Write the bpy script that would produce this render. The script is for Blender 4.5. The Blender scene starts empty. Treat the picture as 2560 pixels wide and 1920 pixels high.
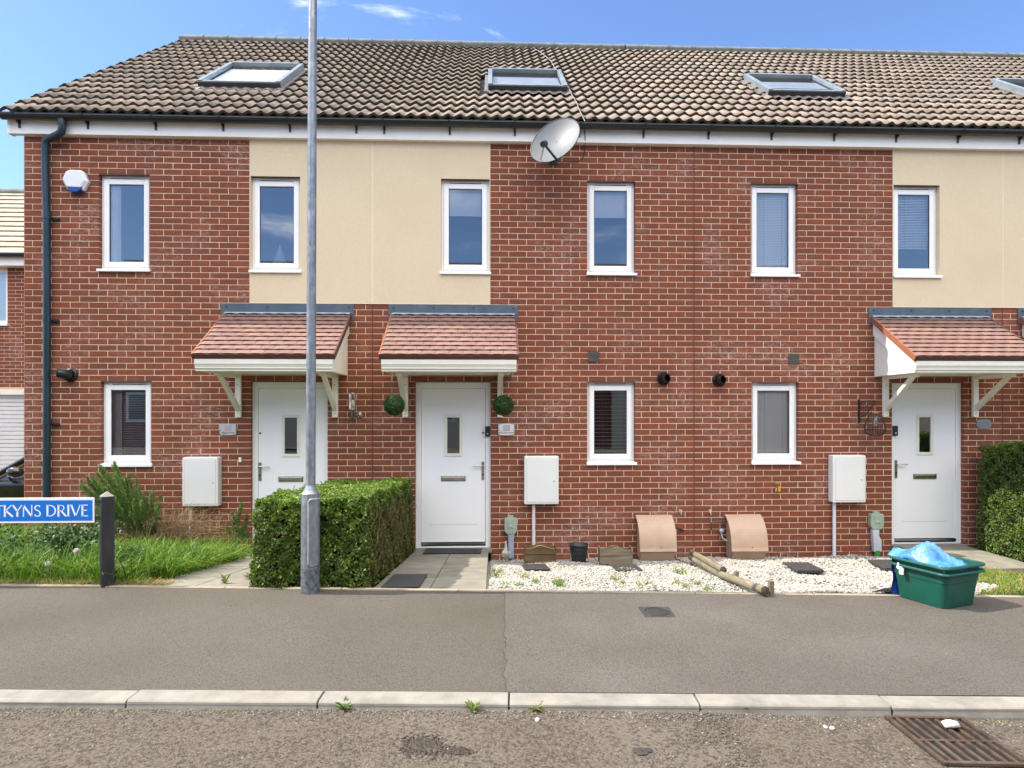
import bpy, bmesh, math, random
import numpy as np
from mathutils import Vector, Matrix
random.seed(7); rng = np.random.default_rng(11)
SC = bpy.context.scene
COL = SC.collection
R = math.radians

# ------------------------------------------------------------------ camera, world, sun, exposure
F, CX, YH, D, HC = 1650.0, 1296.0, 1017.0, 8.32, 1.786      # measured from the photograph (px, px, px, m, m)
TH = math.atan(.0396); SN, CS = math.sin(TH), math.cos(TH)
cam_d = bpy.data.cameras.new('camera'); cam = bpy.data.objects.new('camera', cam_d); COL.objects.link(cam)
cam.location = (0, -D, HC); cam.rotation_euler = (R(90), 0, -TH)
cam_d.sensor_width = 36; cam_d.lens = 36*F/2560; cam_d.shift_x = -16/2560; cam_d.shift_y = 57/2560
cam_d.clip_end = 2000; cam_d.clip_start = .05
SC.camera = cam

SUN_EL, SUN_DIR = R(48), Vector((-1, .022, 0)).normalized()      # direction towards the sun on the ground plane
SKY_STRENGTH, SUN_STRENGTH, EXPOSURE = .10, 2.8, 1.48
w = bpy.data.worlds.new('World'); SC.world = w; w.use_nodes = True
nt = w.node_tree; nt.nodes.clear()
out = nt.nodes.new('ShaderNodeOutputWorld'); bg = nt.nodes.new('ShaderNodeBackground')
sky = nt.nodes.new('ShaderNodeTexSky'); sky.sky_type = 'NISHITA'; sky.sun_disc = False
sky.sun_elevation = SUN_EL; sky.sun_rotation = R(-90)
sky.air_density = 1.0; sky.dust_density = .6; sky.ozone_density = 2.0; sky.altitude = 30
tc = nt.nodes.new('ShaderNodeTexCoord')
mp = nt.nodes.new('ShaderNodeMapping'); mp.inputs['Scale'].default_value = (1.3, 1.3, 5.0)
mp.inputs['Rotation'].default_value = (R(3), R(-5), R(20)); mp.inputs['Location'].default_value = (1.7, .6, .9)
def wn(kind, **kw):
    n = nt.nodes.new(kind)
    for k, v in kw.items():
        if k == 'op': n.operation = v
        else: n.inputs[k].default_value = v
    return n
L = nt.links.new
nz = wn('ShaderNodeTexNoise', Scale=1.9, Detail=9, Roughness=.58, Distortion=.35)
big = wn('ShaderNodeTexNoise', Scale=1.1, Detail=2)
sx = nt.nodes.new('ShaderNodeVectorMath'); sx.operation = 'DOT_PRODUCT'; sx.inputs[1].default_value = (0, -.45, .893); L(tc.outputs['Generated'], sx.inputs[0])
# a broken cloud field massed out of view, high behind the camera, to light the shaded fronts, thinning out to clear blue over the roofs
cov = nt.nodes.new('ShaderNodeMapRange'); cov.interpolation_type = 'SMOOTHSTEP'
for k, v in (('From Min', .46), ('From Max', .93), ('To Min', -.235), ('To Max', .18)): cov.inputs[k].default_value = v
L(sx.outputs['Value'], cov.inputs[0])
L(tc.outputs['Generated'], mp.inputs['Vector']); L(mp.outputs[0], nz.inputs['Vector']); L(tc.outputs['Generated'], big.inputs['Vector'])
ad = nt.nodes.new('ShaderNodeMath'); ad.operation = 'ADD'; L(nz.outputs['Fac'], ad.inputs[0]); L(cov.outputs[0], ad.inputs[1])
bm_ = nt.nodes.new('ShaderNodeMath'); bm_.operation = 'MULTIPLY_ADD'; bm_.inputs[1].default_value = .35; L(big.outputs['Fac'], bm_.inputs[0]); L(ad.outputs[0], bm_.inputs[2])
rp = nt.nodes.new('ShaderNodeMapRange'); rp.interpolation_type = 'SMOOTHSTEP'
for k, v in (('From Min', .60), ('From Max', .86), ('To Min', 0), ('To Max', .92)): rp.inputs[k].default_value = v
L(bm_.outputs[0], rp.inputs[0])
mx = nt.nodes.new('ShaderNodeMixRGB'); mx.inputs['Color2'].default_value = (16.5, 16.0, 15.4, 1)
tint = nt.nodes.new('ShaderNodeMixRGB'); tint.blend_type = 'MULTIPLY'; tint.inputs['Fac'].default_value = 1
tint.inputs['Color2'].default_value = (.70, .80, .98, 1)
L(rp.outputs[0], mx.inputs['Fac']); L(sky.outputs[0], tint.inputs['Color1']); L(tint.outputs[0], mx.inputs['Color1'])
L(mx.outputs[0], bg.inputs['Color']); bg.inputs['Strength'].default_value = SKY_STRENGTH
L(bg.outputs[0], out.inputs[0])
sd = bpy.data.lights.new('sun', 'SUN'); sun = bpy.data.objects.new('sun', sd); COL.objects.link(sun)
sd.energy = SUN_STRENGTH; sd.angle = R(.5); sd.color = (1, .93, .83)
to_sun = Vector((SUN_DIR.x*math.cos(SUN_EL), SUN_DIR.y*math.cos(SUN_EL), math.sin(SUN_EL)))
sun.rotation_euler = to_sun.to_track_quat('Z', 'Y').to_euler(); sun.location = (-20, 0, 20)
SC.view_settings.view_transform = 'Standard'; SC.view_settings.look = 'None'
SC.view_settings.exposure = EXPOSURE; SC.view_settings.gamma = 1
SC.view_settings.use_curve_mapping = False

# ------------------------------------------------------------------ measuring helpers (photograph pixel -> place)
def W(u, Y=0.0):
    t = (u-CX)/F; return (D+Y)*(SN+t*CS)/(CS-t*SN)
def ZZ(v, u, Y=0.0):
    X = W(u, Y); return HC+(YH-v)*(X*SN+(D+Y)*CS)/F
def c2w(xc, wd): return (xc*CS+wd*SN, wd*CS-xc*SN-D)
def w2c(X, Y): return (X*CS-(D+Y)*SN, X*SN+(D+Y)*CS)
def zpav(X, Y):
    xc, wd = w2c(X, Y); return HC-(1.417+.0065*(wd-3.265)+.0074*xc)
def yedge(X):
    Y = -3.1
    for _ in range(6):
        xc, wd = w2c(X, Y); we = 5.156-.0155*(xc+4.1); Y += (we-wd)/CS
    return Y
def zgard(X, Y, zw=-.13):
    ye = yedge(X); f = min(1, max(0, Y/ye)); return zw+(zpav(X, ye)-zw)*f
def GP(u, v, zf):
    z = .1
    for _ in range(30):
        wd = (HC-z)*F/(v-YH); X, Y = c2w((u-CX)/F*wd, wd); z = .5*z+.5*zf(X, Y)
    return X, Y, z

# ------------------------------------------------------------------ materials
MATS = {}
def new_mat(name):
    m = bpy.data.materials.new(name); m.use_nodes = True; MATS[name] = m
    t = m.node_tree; return m, t, t.nodes['Principled BSDF']
def lin(c): return (*c, 1) if len(c) == 3 else c
def noisy(name, c1, c2, scale=8, rough=.8, bump=0, bscale=None, detail=6, metal=0, spec=.5, coords='pos', ramp=(.35, .65), stretch=None,
          third=None, speck=None, tint=False, coat=0, rvar=0):
    m, t, p = new_mat(name); N = t.nodes.new; K = t.links.new
    if coords == 'pos':
        g = N('ShaderNodeNewGeometry'); src = g.outputs['Position']
    else:
        g = N('ShaderNodeTexCoord'); src = g.outputs['Object']
    if stretch:
        mpn = N('ShaderNodeMapping'); mpn.inputs['Scale'].default_value = stretch; K(src, mpn.inputs[0]); src = mpn.outputs[0]
    n = N('ShaderNodeTexNoise'); n.inputs['Scale'].default_value = scale; n.inputs['Detail'].default_value = detail
    n.inputs['Roughness'].default_value = .6; K(src, n.inputs['Vector'])
    r = N('ShaderNodeValToRGB'); r.color_ramp.elements[0].position = ramp[0]; r.color_ramp.elements[1].position = ramp[1]
    r.color_ramp.elements[0].color = lin(c1); r.color_ramp.elements[1].color = lin(c2); K(n.outputs['Fac'], r.inputs['Fac'])
    col = r.outputs['Color']
    if third:                                     # (colour, scale, lo, hi, strength) larger patches
        c3, s3, lo, hi, st = third
        n3 = N('ShaderNodeTexNoise'); n3.inputs['Scale'].default_value = s3; n3.inputs['Detail'].default_value = 4; K(src, n3.inputs['Vector'])
        r3 = N('ShaderNodeValToRGB'); r3.color_ramp.elements[0].position = lo; r3.color_ramp.elements[1].position = hi
        r3.color_ramp.elements[1].color = (st, st, st, 1); K(n3.outputs['Fac'], r3.inputs['Fac'])
        m3 = N('ShaderNodeMixRGB'); m3.inputs['Color2'].default_value = lin(c3); K(r3.outputs['Color'], m3.inputs['Fac']); K(col, m3.inputs['Color1']); col = m3.outputs[0]
    if speck:                                     # (colour, scale, threshold, strength)
        c4, s4, th4, st4 = speck
        v = N('ShaderNodeTexVoronoi'); v.inputs['Scale'].default_value = s4; K(src, v.inputs['Vector'])
        sep = N('ShaderNodeSeparateColor'); K(v.outputs['Color'], sep.inputs[0])
        mt = N('ShaderNodeMath'); mt.operation = 'GREATER_THAN'; mt.inputs[1].default_value = th4; K(sep.outputs[0], mt.inputs[0])
        mu = N('ShaderNodeMath'); mu.operation = 'MULTIPLY'; mu.inputs[1].default_value = st4; K(mt.outputs[0], mu.inputs[0])
        m4 = N('ShaderNodeMixRGB'); m4.inputs['Color2'].default_value = lin(c4); K(mu.outputs[0], m4.inputs['Fac']); K(col, m4.inputs['Color1']); col = m4.outputs[0]
    if tint:
        a = N('ShaderNodeAttribute'); a.attribute_name = 'tint'
        m5 = N('ShaderNodeMixRGB'); m5.blend_type = 'MULTIPLY'; m5.inputs['Fac'].default_value = 1
        K(col, m5.inputs['Color1']); K(a.outputs['Color'], m5.inputs['Color2']); col = m5.outputs[0]
    K(col, p.inputs['Base Color']); p.inputs['Roughness'].default_value = rough; p.inputs['Metallic'].default_value = metal
    p.inputs['Specular IOR Level'].default_value = spec
    if coat: p.inputs['Coat Weight'].default_value = coat; p.inputs['Coat Roughness'].default_value = .05
    if rvar:
        mr = N('ShaderNodeMapRange'); mr.inputs['To Min'].default_value = rough-rvar; mr.inputs['To Max'].default_value = rough+rvar
        K(n.outputs['Fac'], mr.inputs['Value']); K(mr.outputs[0], p.inputs['Roughness'])
    if bump:
        nb = N('ShaderNodeTexNoise'); nb.inputs['Scale'].default_value = bscale or scale*4; nb.inputs['Detail'].default_value = 5; K(src, nb.inputs['Vector'])
        b = N('ShaderNodeBump'); b.inputs['Strength'].default_value = 1; b.inputs['Distance'].default_value = bump
        K(nb.outputs['Fac'], b.inputs['Height']); K(b.outputs[0], p.inputs['Normal'])
    return m
def mixnode(t, fac, c1, c2, blend='MIX'):
    n = t.nodes.new('ShaderNodeMixRGB'); n.blend_type = blend
    for s, i in ((fac, 'Fac'), (c1, 'Color1'), (c2, 'Color2')):
        if hasattr(s, 'links'): t.links.new(s, n.inputs[i])
        else: n.inputs[i].default_value = s if i == 'Fac' else lin(s)
    return n.outputs[0]

def brick_mat():
    m, t, p = new_mat('red_brick'); N = t.nodes.new; K = t.links.new
    g = N('ShaderNodeNewGeometry'); a = N('ShaderNodeAttribute'); a.attribute_name = 'tint'
    def noise(sc, det=5, st=None, dist=0):
        n = N('ShaderNodeTexNoise'); n.inputs['Scale'].default_value = sc; n.inputs['Detail'].default_value = det; n.inputs['Distortion'].default_value = dist
        if st:
            mm = N('ShaderNodeMapping'); mm.inputs['Scale'].default_value = st; K(g.outputs['Position'], mm.inputs[0]); K(mm.outputs[0], n.inputs['Vector'])
        else: K(g.outputs['Position'], n.inputs['Vector'])
        return n.outputs['Fac']
    def ramp(f, lo, hi, a0=0, a1=1):
        r = N('ShaderNodeMapRange'); r.inputs['From Min'].default_value = lo; r.inputs['From Max'].default_value = hi
        r.inputs['To Min'].default_value = a0; r.inputs['To Max'].default_value = a1; K(f, r.inputs['Value']); return r.outputs[0]
    c = a.outputs['Color']
    c = mixnode(t, ramp(noise(14, 4), .42, .68, 0, .55), c, (.115, .052, .042))
    c = mixnode(t, ramp(noise(120, 3, (1, 1, .35)), .35, .8, 0, .4), c, (.24, .09, .062))
    # lime bloom: thin pale film in patches
    patch = ramp(noise(1.5, 5), .50, .68); fine = ramp(noise(22, 6, (1, 1, 1.8), 1.2), .47, .66)
    mu = N('ShaderNodeMath'); mu.operation = 'MULTIPLY'; K(patch, mu.inputs[0]); K(fine, mu.inputs[1])
    mu2 = N('ShaderNodeMath'); mu2.operation = 'MULTIPLY'; mu2.inputs[1].default_value = .72; K(mu.outputs[0], mu2.inputs[0])
    c = mixnode(t, mu2.outputs[0], c, (.46, .33, .30))
    # small lime spots
    sp = ramp(noise(55, 2), .72, .76, 0, .5); c = mixnode(t, sp, c, (.55, .42, .38))
    K(c, p.inputs['Base Color']); p.inputs['Roughness'].default_value = .88; p.inputs['Specular IOR Level'].default_value = .25
    b = N('ShaderNodeBump'); b.inputs['Distance'].default_value = .0016; K(noise(160, 4, (1, 1, .5)), b.inputs['Height']); K(b.outputs[0], p.inputs['Normal'])
    return m
brick_mat()
noisy('mortar', (.60, .42, .285), (.70, .52, .37), 30, .95, .001, 200, third=((.74, .60, .50), 1.6, .5, .7, .6), spec=.2)
noisy('render_cream', (.69, .57, .39), (.76, .635, .44), 45, .95, .004, 170, detail=6, ramp=(.3, .7), spec=.2, third=((.64, .52, .35), 1.5, .45, .8, .5))
noisy('cream_bead', (.78, .68, .48), (.82, .72, .52), 5, .6)
noisy('upvc_white', (.88, .875, .865), (.92, .915, .905), 1.5, .32, spec=.5)
noisy('fascia_white', (.88, .85, .80), (.93, .90, .86), 3, .4, third=((.60, .56, .48), 2.0, .52, .8, .3))
noisy('grp_cream', (.80, .77, .66), (.86, .83, .73), 2, .38, third=((.66, .62, .44), 5, .5, .8, .4))
noisy('door_white', (.88, .875, .87), (.91, .905, .90), 3, .42, .0008, 60, coords='pos', stretch=(1, 1, .05))
noisy('door_grey_line', (.42, .42, .42), (.5, .5, .5), 3, .6)
noisy('black_plastic', (.007, .010, .012), (.013, .017, .020), 10, .35, spec=.6)
noisy('pipe_blue_black', (.008, .022, .032), (.016, .038, .052), 3, .30, spec=.6)
noisy('steel_dark', (.05, .055, .06), (.09, .095, .10), 20, .4, metal=.6)
noisy('chrome', (.55, .55, .54), (.7, .7, .7), 20, .22, metal=1)
noisy('pewter', (.28, .26, .22), (.42, .40, .34), 30, .35, metal=.8)
noisy('rubber_seal', (.02, .03, .035), (.03, .045, .05), 10, .5)
noisy('lead_flashing', (.06, .085, .11), (.09, .12, .15), 4, .45, third=((.16, .17, .18), 7, .55, .75, .5))
noisy('lead_light', (.26, .33, .38), (.34, .42, .47), 9, .4)
noisy('roof_tile', (.215, .165, .134), (.335, .268, .218), 9, .85, .0015, 120, ramp=(.3, .7), tint=True,
      third=((.13, .125, .105), 3, .5, .75, .5), speck=((.40, .38, .31), 45, .975, .5), spec=.25)
noisy('roof_tile_edge', (.034, .034, .022), (.075, .06, .042), 14, .95, .001, 90, third=((.05, .065, .045), 6, .4, .6, .6), spec=.2)
noisy('canopy_tile', (.205, .115, .094), (.25, .145, .12), 12, .55, .0006, 80, tint=True, spec=.4)
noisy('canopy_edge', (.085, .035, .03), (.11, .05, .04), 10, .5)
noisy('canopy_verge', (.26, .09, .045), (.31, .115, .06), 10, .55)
noisy('canopy_gap', (.07, .03, .022), (.10, .04, .03), 10, .8)
noisy('ridge_tile', (.13, .14, .125), (.21, .21, .19), 8, .9, .002, 60, spec=.2)
noisy('underlay', (.02, .02, .02), (.03, .03, .03), 5, .9)
noisy('galvanised', (.185, .205, .22), (.31, .33, .348), 38, .42, metal=.55, ramp=(.35, .7), third=((.42, .45, .48), 16, .58, .66, .55), stretch=(1, 1, .45), rvar=.1)
noisy('galvanised_worn', (.045, .05, .06), (.16, .175, .195), 30, .7, .0012, 60, metal=.25, ramp=(.35, .6))
noisy('asphalt_pavement', (.047, .041, .033), (.163, .141, .115), 170, .93, .004, 130, detail=6, ramp=(.28, .72), spec=.25,
      third=((.070, .058, .045), .9, .38, .72, .6), speck=((.030, .024, .018), 190, .80, .45))
noisy('asphalt_patch', (.042, .037, .031), (.155, .136, .114), 170, .93, .004, 130, detail=6, ramp=(.28, .72), spec=.25,
      third=((.14, .125, .108), 1.4, .45, .75, .5), speck=((.026, .022, .018), 190, .79, .45))
noisy('asphalt_road', (.050, .041, .031), (.160, .130, .101), 70, .95, .011, 62, detail=7, ramp=(.3, .68), spec=.2,
      third=((.150, .126, .10), 1.3, .4, .7, .6), speck=((.028, .023, .018), 60, .78, .5))
noisy('tar_dark', (.022, .021, .020), (.055, .05, .045), 60, .9, .004, 60)
noisy('kerb_concrete', (.185, .170, .143), (.265, .246, .213), 7, .9, .0015, 90, third=((.30, .26, .20), 3, .55, .8, .5), speck=((.25, .22, .18), 120, .96, .5))
noisy('slab_concrete', (.165, .152, .122), (.245, .228, .19), 5, .9, .0012, 120, third=((.20, .19, .14), 2.6, .45, .72, .65), tint=True)
noisy('slab_joint', (.11, .085, .045), (.19, .15, .10), 20, .95)
noisy('edging', (.24, .20, .14), (.31, .27, .20), 9, .9, .001, 80)
noisy('gravel_white', (.315, .308, .285), (.41, .403, .38), 60, .8, tint=True, spec=.3)
noisy('gravel_bed', (.26, .24, .205), (.38, .36, .32), 45, .95, .006, 50)
noisy('soil', (.045, .035, .022), (.09, .07, .045), 20, .95, .01, 25)
noisy('grass_base', (.035, .05, .015), (.06, .08, .025), 20, .95, .01, 25)
noisy('tan_plastic', (.49, .335, .23), (.54, .375, .26), 3, .55, .0004, 200, third=((.34, .23, .15), 4, .5, .75, .4))
noisy('tan_plastic_dark', (.41, .285, .195), (.45, .315, .215), 3, .55)
noisy('meter_white', (.80, .785, .72), (.84, .825, .76), 2, .45)
noisy('meter_door', (.76, .755, .72), (.81, .805, .77), 2, .5)
noisy('conduit_white', (.70, .70, .70), (.76, .76, .76), 4, .4)
noisy('green_grey', (.30, .37, .28), (.36, .43, .33), 6, .5)
noisy('blue_grey_pipe', (.24, .30, .37), (.34, .41, .48), 6, .45)
noisy('pale_grey_pipe', (.50, .53, .57), (.60, .62, .66), 6, .5)
noisy('cap_green', (.03, .22, .03), (.05, .30, .05), 6, .5)
noisy('terracotta', (.33, .06, .022), (.42, .09, .04), 10, .8)
noisy('vent_brown', (.07, .05, .045), (.10, .07, .06), 10, .6)
noisy('planter_brown', (.085, .052, .022), (.20, .13, .06), 12, .85, .002, 60, stretch=(.25, 1, 2.2), third=((.07, .05, .03), 4, .5, .7, .6))
noisy('planter_grey', (.15, .115, .075), (.27, .215, .145), 12, .85, .002, 60, stretch=(.25, 1, 2.2))
noisy('planter_edge', (.26, .19, .06), (.34, .26, .10), 12, .8)
noisy('pot_grey', (.018, .022, .026), (.032, .037, .042), 10, .5)
noisy('log_wood', (.12, .10, .065), (.24, .20, .135), 10, .85, .003, 50, stretch=(.6, .3, 3), third=((.13, .14, .06), 3, .5, .7, .4))
noisy('log_end', (.035, .028, .018), (.08, .06, .035), 20, .9)
noisy('cast_iron', (.022, .021, .021), (.05, .046, .042), 40, .75, .002, 90)
noisy('iron_rust', (.035, .026, .02), (.10, .058, .034), 20, .7, .002, 60, metal=.2, third=((.15, .12, .095), 8, .5, .7, .5))
noisy('void_dark', (.004, .004, .004), (.008, .007, .006), 10, .95)
noisy('mat_rubber', (.014, .015, .017), (.030, .032, .035), 90, .8, .002, 120)
noisy('mat_grey', (.028, .03, .033), (.055, .057, .06), 120, .9, .002, 160)
noisy('bin_green', (.002, .060, .040), (.004, .080, .054), 5, .42, .0004, 30, spec=.5, third=((.05, .16, .13), 9, .6, .8, .3))
noisy('bag_blue', (.022, .13, .42), (.06, .22, .55), 14, .38, .006, 40, detail=5, spec=.5, third=((.20, .38, .62), 6, .5, .75, .6))
noisy('bag_blue_dark', (.012, .07, .36), (.03, .13, .50), 14, .45, .006, 30)
noisy('tag_white', (.75, .75, .74), (.82, .82, .81), 5, .5)
noisy('post_black', (.014, .014, .015), (.03, .03, .031), 12, .5, .0012, 40, stretch=(1, 1, .2))
noisy('post_cap', (.16, .15, .13), (.25, .23, .20), 12, .5)
noisy('sign_blue', (.001, .15, .56), (.002, .17, .60), 3, .4)
noisy('sign_white', (.78, .80, .82), (.84, .86, .88), 3, .4)
noisy('dish_grey', (.085, .093, .102), (.11, .12, .13), 4, .5)
noisy('dish_dark', (.02, .028, .03), (.035, .045, .05), 8, .45)
noisy('cable_white', (.26, .26, .25), (.34, .34, .33), 8, .6)
noisy('alarm_white', (.72, .73, .74), (.78, .79, .80), 3, .4)
noisy('alarm_blue', (.005, .05, .24), (.01, .08, .32), 3, .35)
noisy('plaque_silver', (.52, .53, .53), (.62, .63, .63), 8, .35, metal=.3)
noisy('plaque_white', (.70, .71, .73), (.76, .77, .79), 8, .3)
noisy('plaque_blur', (.40, .36, .37), (.50, .46, .47), 8, .4)
noisy('plaque_oval', (.16, .18, .25), (.20, .22, .29), 8, .35)
noisy('text_dark', (.03, .03, .03), (.05, .05, .05), 8, .6)
noisy('goose_white', (.42, .40, .35), (.55, .53, .47), 14, .7, .002, 50)
noisy('goose_dark', (.03, .03, .03), (.05, .05, .05), 14, .7)
noisy('brass', (.30, .20, .05), (.42, .28, .08), 14, .4, metal=.7)
noisy('tap_yellow', (.60, .36, .01), (.70, .42, .02), 14, .5)
noisy('wood_edge', (.30, .16, .05), (.36, .2, .07), 12, .7)
noisy('fabric_pale', (.62, .63, .64), (.72, .73, .74), 4, .8)
noisy('fabric_grey', (.30, .32, .34), (.38, .40, .42), 4, .8)
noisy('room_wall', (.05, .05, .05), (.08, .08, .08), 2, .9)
noisy('blind_slat', (.86, .87, .86), (.90, .91, .90), 4, .5)
noisy('rooflight_frame', (.22, .255, .28), (.30, .34, .36), 4, .35, metal=.3)
noisy('rooflight_dark', (.022, .022, .024), (.035, .035, .037), 4, .5)
noisy('rooflight_wood', (.34, .25, .15), (.42, .32, .20), 6, .6)
noisy('car_dark', (.020, .014, .012), (.028, .020, .017), 4, .18, metal=.4, coat=1)
noisy('car_glass_mat', (.05, .07, .08), (.07, .09, .10), 4, .04, spec=1)
noisy('car_tyre', (.012, .012, .012), (.02, .02, .02), 20, .85)
noisy('garage_white', (.66, .65, .62), (.72, .71, .68), 3, .5)
noisy('neighbour_tile', (.27, .235, .17), (.35, .305, .225), 8, .9, .001, 60, tint=True)
noisy('twig_dry', (.12, .08, .035), (.32, .21, .11), 20, .9)
noisy('stem_green', (.06, .10, .02), (.12, .17, .05), 20, .7)
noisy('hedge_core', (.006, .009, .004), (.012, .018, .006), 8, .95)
noisy('hedge_brown', (.05, .030, .012), (.12, .075, .03), 14, .95)
noisy('sealant', (.10, .035, .028), (.14, .05, .04), 20, .85)
noisy('opposite_brick', (.20, .065, .04), (.28, .10, .06), 18, .9)
noisy('opposite_roof', (.07, .06, .055), (.11, .09, .08), 10, .9)
noisy('stone_white', (.55, .53, .47), (.70, .68, .62), 20, .8, .004, 30)
def leaf_mat(name, base, trans=.25, rough=.45):
    m, t, p = new_mat(name); a = t.nodes.new('ShaderNodeAttribute'); a.attribute_name = 'tint'
    c = mixnode(t, 1.0, a.outputs['Color'], base, 'MULTIPLY'); t.links.new(c, p.inputs['Base Color'])
    p.inputs['Roughness'].default_value = rough; p.inputs['Specular IOR Level'].default_value = .35
    tr = t.nodes.new('ShaderNodeBsdfTranslucent'); t.links.new(c, tr.inputs['Color'])
    ms = t.nodes.new('ShaderNodeMixShader'); ms.inputs[0].default_value = trans
    o = t.nodes['Material Output']; t.links.new(p.outputs[0], ms.inputs[1]); t.links.new(tr.outputs[0], ms.inputs[2]); t.links.new(ms.outputs[0], o.inputs[0])
    return m
leaf_mat('leaf', (1, 1, 1)); leaf_mat('grass_blade', (1, 1, 1), .35, .5)
def glass_mat(name, refl, tintc=(1, 1, 1), rough=.0, mx_=1.0):
    m, t, p = new_mat(name); t.nodes.remove(p); N = t.nodes.new
    g = N('ShaderNodeBsdfGlossy'); g.inputs['Roughness'].default_value = rough; g.inputs['Color'].default_value = (.93, .97, 1, 1)
    tr = N('ShaderNodeBsdfTransparent'); tr.inputs['Color'].default_value = lin(tintc)
    lw = N('ShaderNodeFresnel'); lw.inputs['IOR'].default_value = 1.5
    mr = N('ShaderNodeMapRange'); mr.inputs['From Min'].default_value = .04; mr.inputs['From Max'].default_value = 1
    mr.inputs['To Min'].default_value = refl; mr.inputs['To Max'].default_value = mx_
    t.links.new(lw.outputs[0], mr.inputs['Value'])
    ms = N('ShaderNodeMixShader'); t.links.new(mr.outputs[0], ms.inputs[0]); t.links.new(tr.outputs[0], ms.inputs[1]); t.links.new(g.outputs[0], ms.inputs[2])
    t.links.new(ms.outputs[0], t.nodes['Material Output'].inputs[0]); return m
glass_mat('window_glass', .24, (.97, .98, .985)); glass_mat('lamp_glass', .10, (.9, .88, .8)); glass_mat('rooflight_glass', .12, (.9, .93, .95), .02, .5)

# ------------------------------------------------------------------ mesh helpers
WL = {}
def tag(o, label=None, cat=None, group=None, kind=None):
    if label: o['label'] = label
    if cat: o['category'] = cat
    if group: o['group'] = group
    if kind: o['kind'] = kind
    return o
def link(o, loc, parent=None):
    COL.objects.link(o); loc = Vector(loc); WL[o.name] = loc
    if parent is not None: o.parent = parent; o.location = loc-WL[parent.name]
    else: o.location = loc
    return o
def thing(name, label, cat, loc, group=None):
    o = bpy.data.objects.new(name, None); o.empty_display_size = .2; link(o, loc); return tag(o, label, cat, group)
def T4(p, s=(1, 1, 1)): return Matrix.Translation(p)
class MB:
    def __init__(s): s.v = []; s.f = []; s.m = []; s.mats = []; s.sm = []
    def mi(s, mat):
        if mat not in s.mats: s.mats.append(mat)
        return s.mats.index(mat)
    def add(s, vs, fs, mat, smooth=False, M=None):
        b = len(s.v); k = s.mi(mat)
        for p in vs: s.v.append(tuple(M @ Vector(p)) if M is not None else tuple(p))
        for f in fs: s.f.append(tuple(i+b for i in f)); s.m.append(k); s.sm.append(smooth)
        return s
    def box(s, x0, x1, y0, y1, z0, z1, mat, M=None):
        vs = [(x0, y0, z0), (x1, y0, z0), (x1, y1, z0), (x0, y1, z0), (x0, y0, z1), (x1, y0, z1), (x1, y1, z1), (x0, y1, z1)]
        return s.add(vs, [(0, 3, 2, 1), (4, 5, 6, 7), (0, 1, 5, 4), (1, 2, 6, 5), (2, 3, 7, 6), (3, 0, 4, 7)], mat, False, M)
    def hexa(s, vs, mat): return s.add(vs, [(0, 3, 2, 1), (4, 5, 6, 7), (0, 1, 5, 4), (1, 2, 6, 5), (2, 3, 7, 6), (3, 0, 4, 7)], mat)
    def prism(s, pts, axis, a0, a1, mat, smooth=False):     # outline in the two other axes, extruded along axis
        n = len(pts)
        def mk(p, a): return (a, p[0], p[1]) if axis == 'x' else ((p[0], a, p[1]) if axis == 'y' else (p[0], p[1], a))
        vs = [mk(p, a0) for p in pts]+[mk(p, a1) for p in pts]
        s.add(vs, [(i, (i+1) % n, n+(i+1) % n, n+i) for i in range(n)], mat, smooth)
        return s.add(vs, [tuple(range(n-1, -1, -1)), tuple(range(n, 2*n))], mat)
    def tube(s, pts, r, mat, n=8, cap=True, r1=None):
        pts = [Vector(p) for p in pts]; vs = []; N = len(pts); up = None
        for i, p in enumerate(pts):
            d = (pts[min(i+1, N-1)]-pts[max(i-1, 0)]).normalized()
            if up is None: up = Vector((0, 0, 1)) if abs(d.z) < .9 else Vector((1, 0, 0))
            a = d.cross(up).normalized(); b = a.cross(d).normalized(); up = b
            rr = r if r1 is None else r+(r1-r)*i/(N-1)
            for k in range(n):
                t = 2*math.pi*k/n; vs.append(p+a*math.cos(t)*rr+b*math.sin(t)*rr)
        fs = [(i*n+k, i*n+(k+1) % n, (i+1)*n+(k+1) % n, (i+1)*n+k) for i in range(N-1) for k in range(n)]
        s.add(vs, fs, mat, True)
        if cap: s.add(vs[:n], [tuple(range(n))], mat); s.add(vs[-n:], [tuple(range(n-1, -1, -1))], mat)
        return s
    def lathe(s, prof, mat, n=24, M=None, smooth=True):        # profile (r, z) about z
        vs = [(r*math.cos(2*math.pi*k/n), r*math.sin(2*math.pi*k/n), z) for r, z in prof for k in range(n)]
        return s.add(vs, [(i*n+k, i*n+(k+1) % n, (i+1)*n+(k+1) % n, (i+1)*n+k) for i in range(len(prof)-1) for k in range(n)], mat, smooth, M)
    def build(s, name, parent=None, bevel=0, origin=None, seg=2, fix=False):
        V = np.array(s.v, dtype=float); o = Vector(origin) if origin is not None else Vector((V.min(0)+V.max(0))/2)
        me = bpy.data.meshes.new(name); me.from_pydata([tuple(Vector(p)-o) for p in s.v], [], s.f)
        for mname in s.mats: me.materials.append(MATS[mname])
        me.polygons.foreach_set('material_index', s.m); me.polygons.foreach_set('use_smooth', s.sm)
        if fix:
            bm = bmesh.new(); bm.from_mesh(me); bmesh.ops.remove_doubles(bm, verts=bm.verts, dist=1e-5); bmesh.ops.recalc_face_normals(bm, faces=bm.faces); bm.to_mesh(me); bm.free()
        me.update(); ob = bpy.data.objects.new(name, me); link(ob, o, parent)
        if bevel:
            b = ob.modifiers.new('bevel', 'BEVEL'); b.width = bevel; b.segments = seg; b.limit_method = 'ANGLE'; b.angle_limit = R(40)
        return ob
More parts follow.
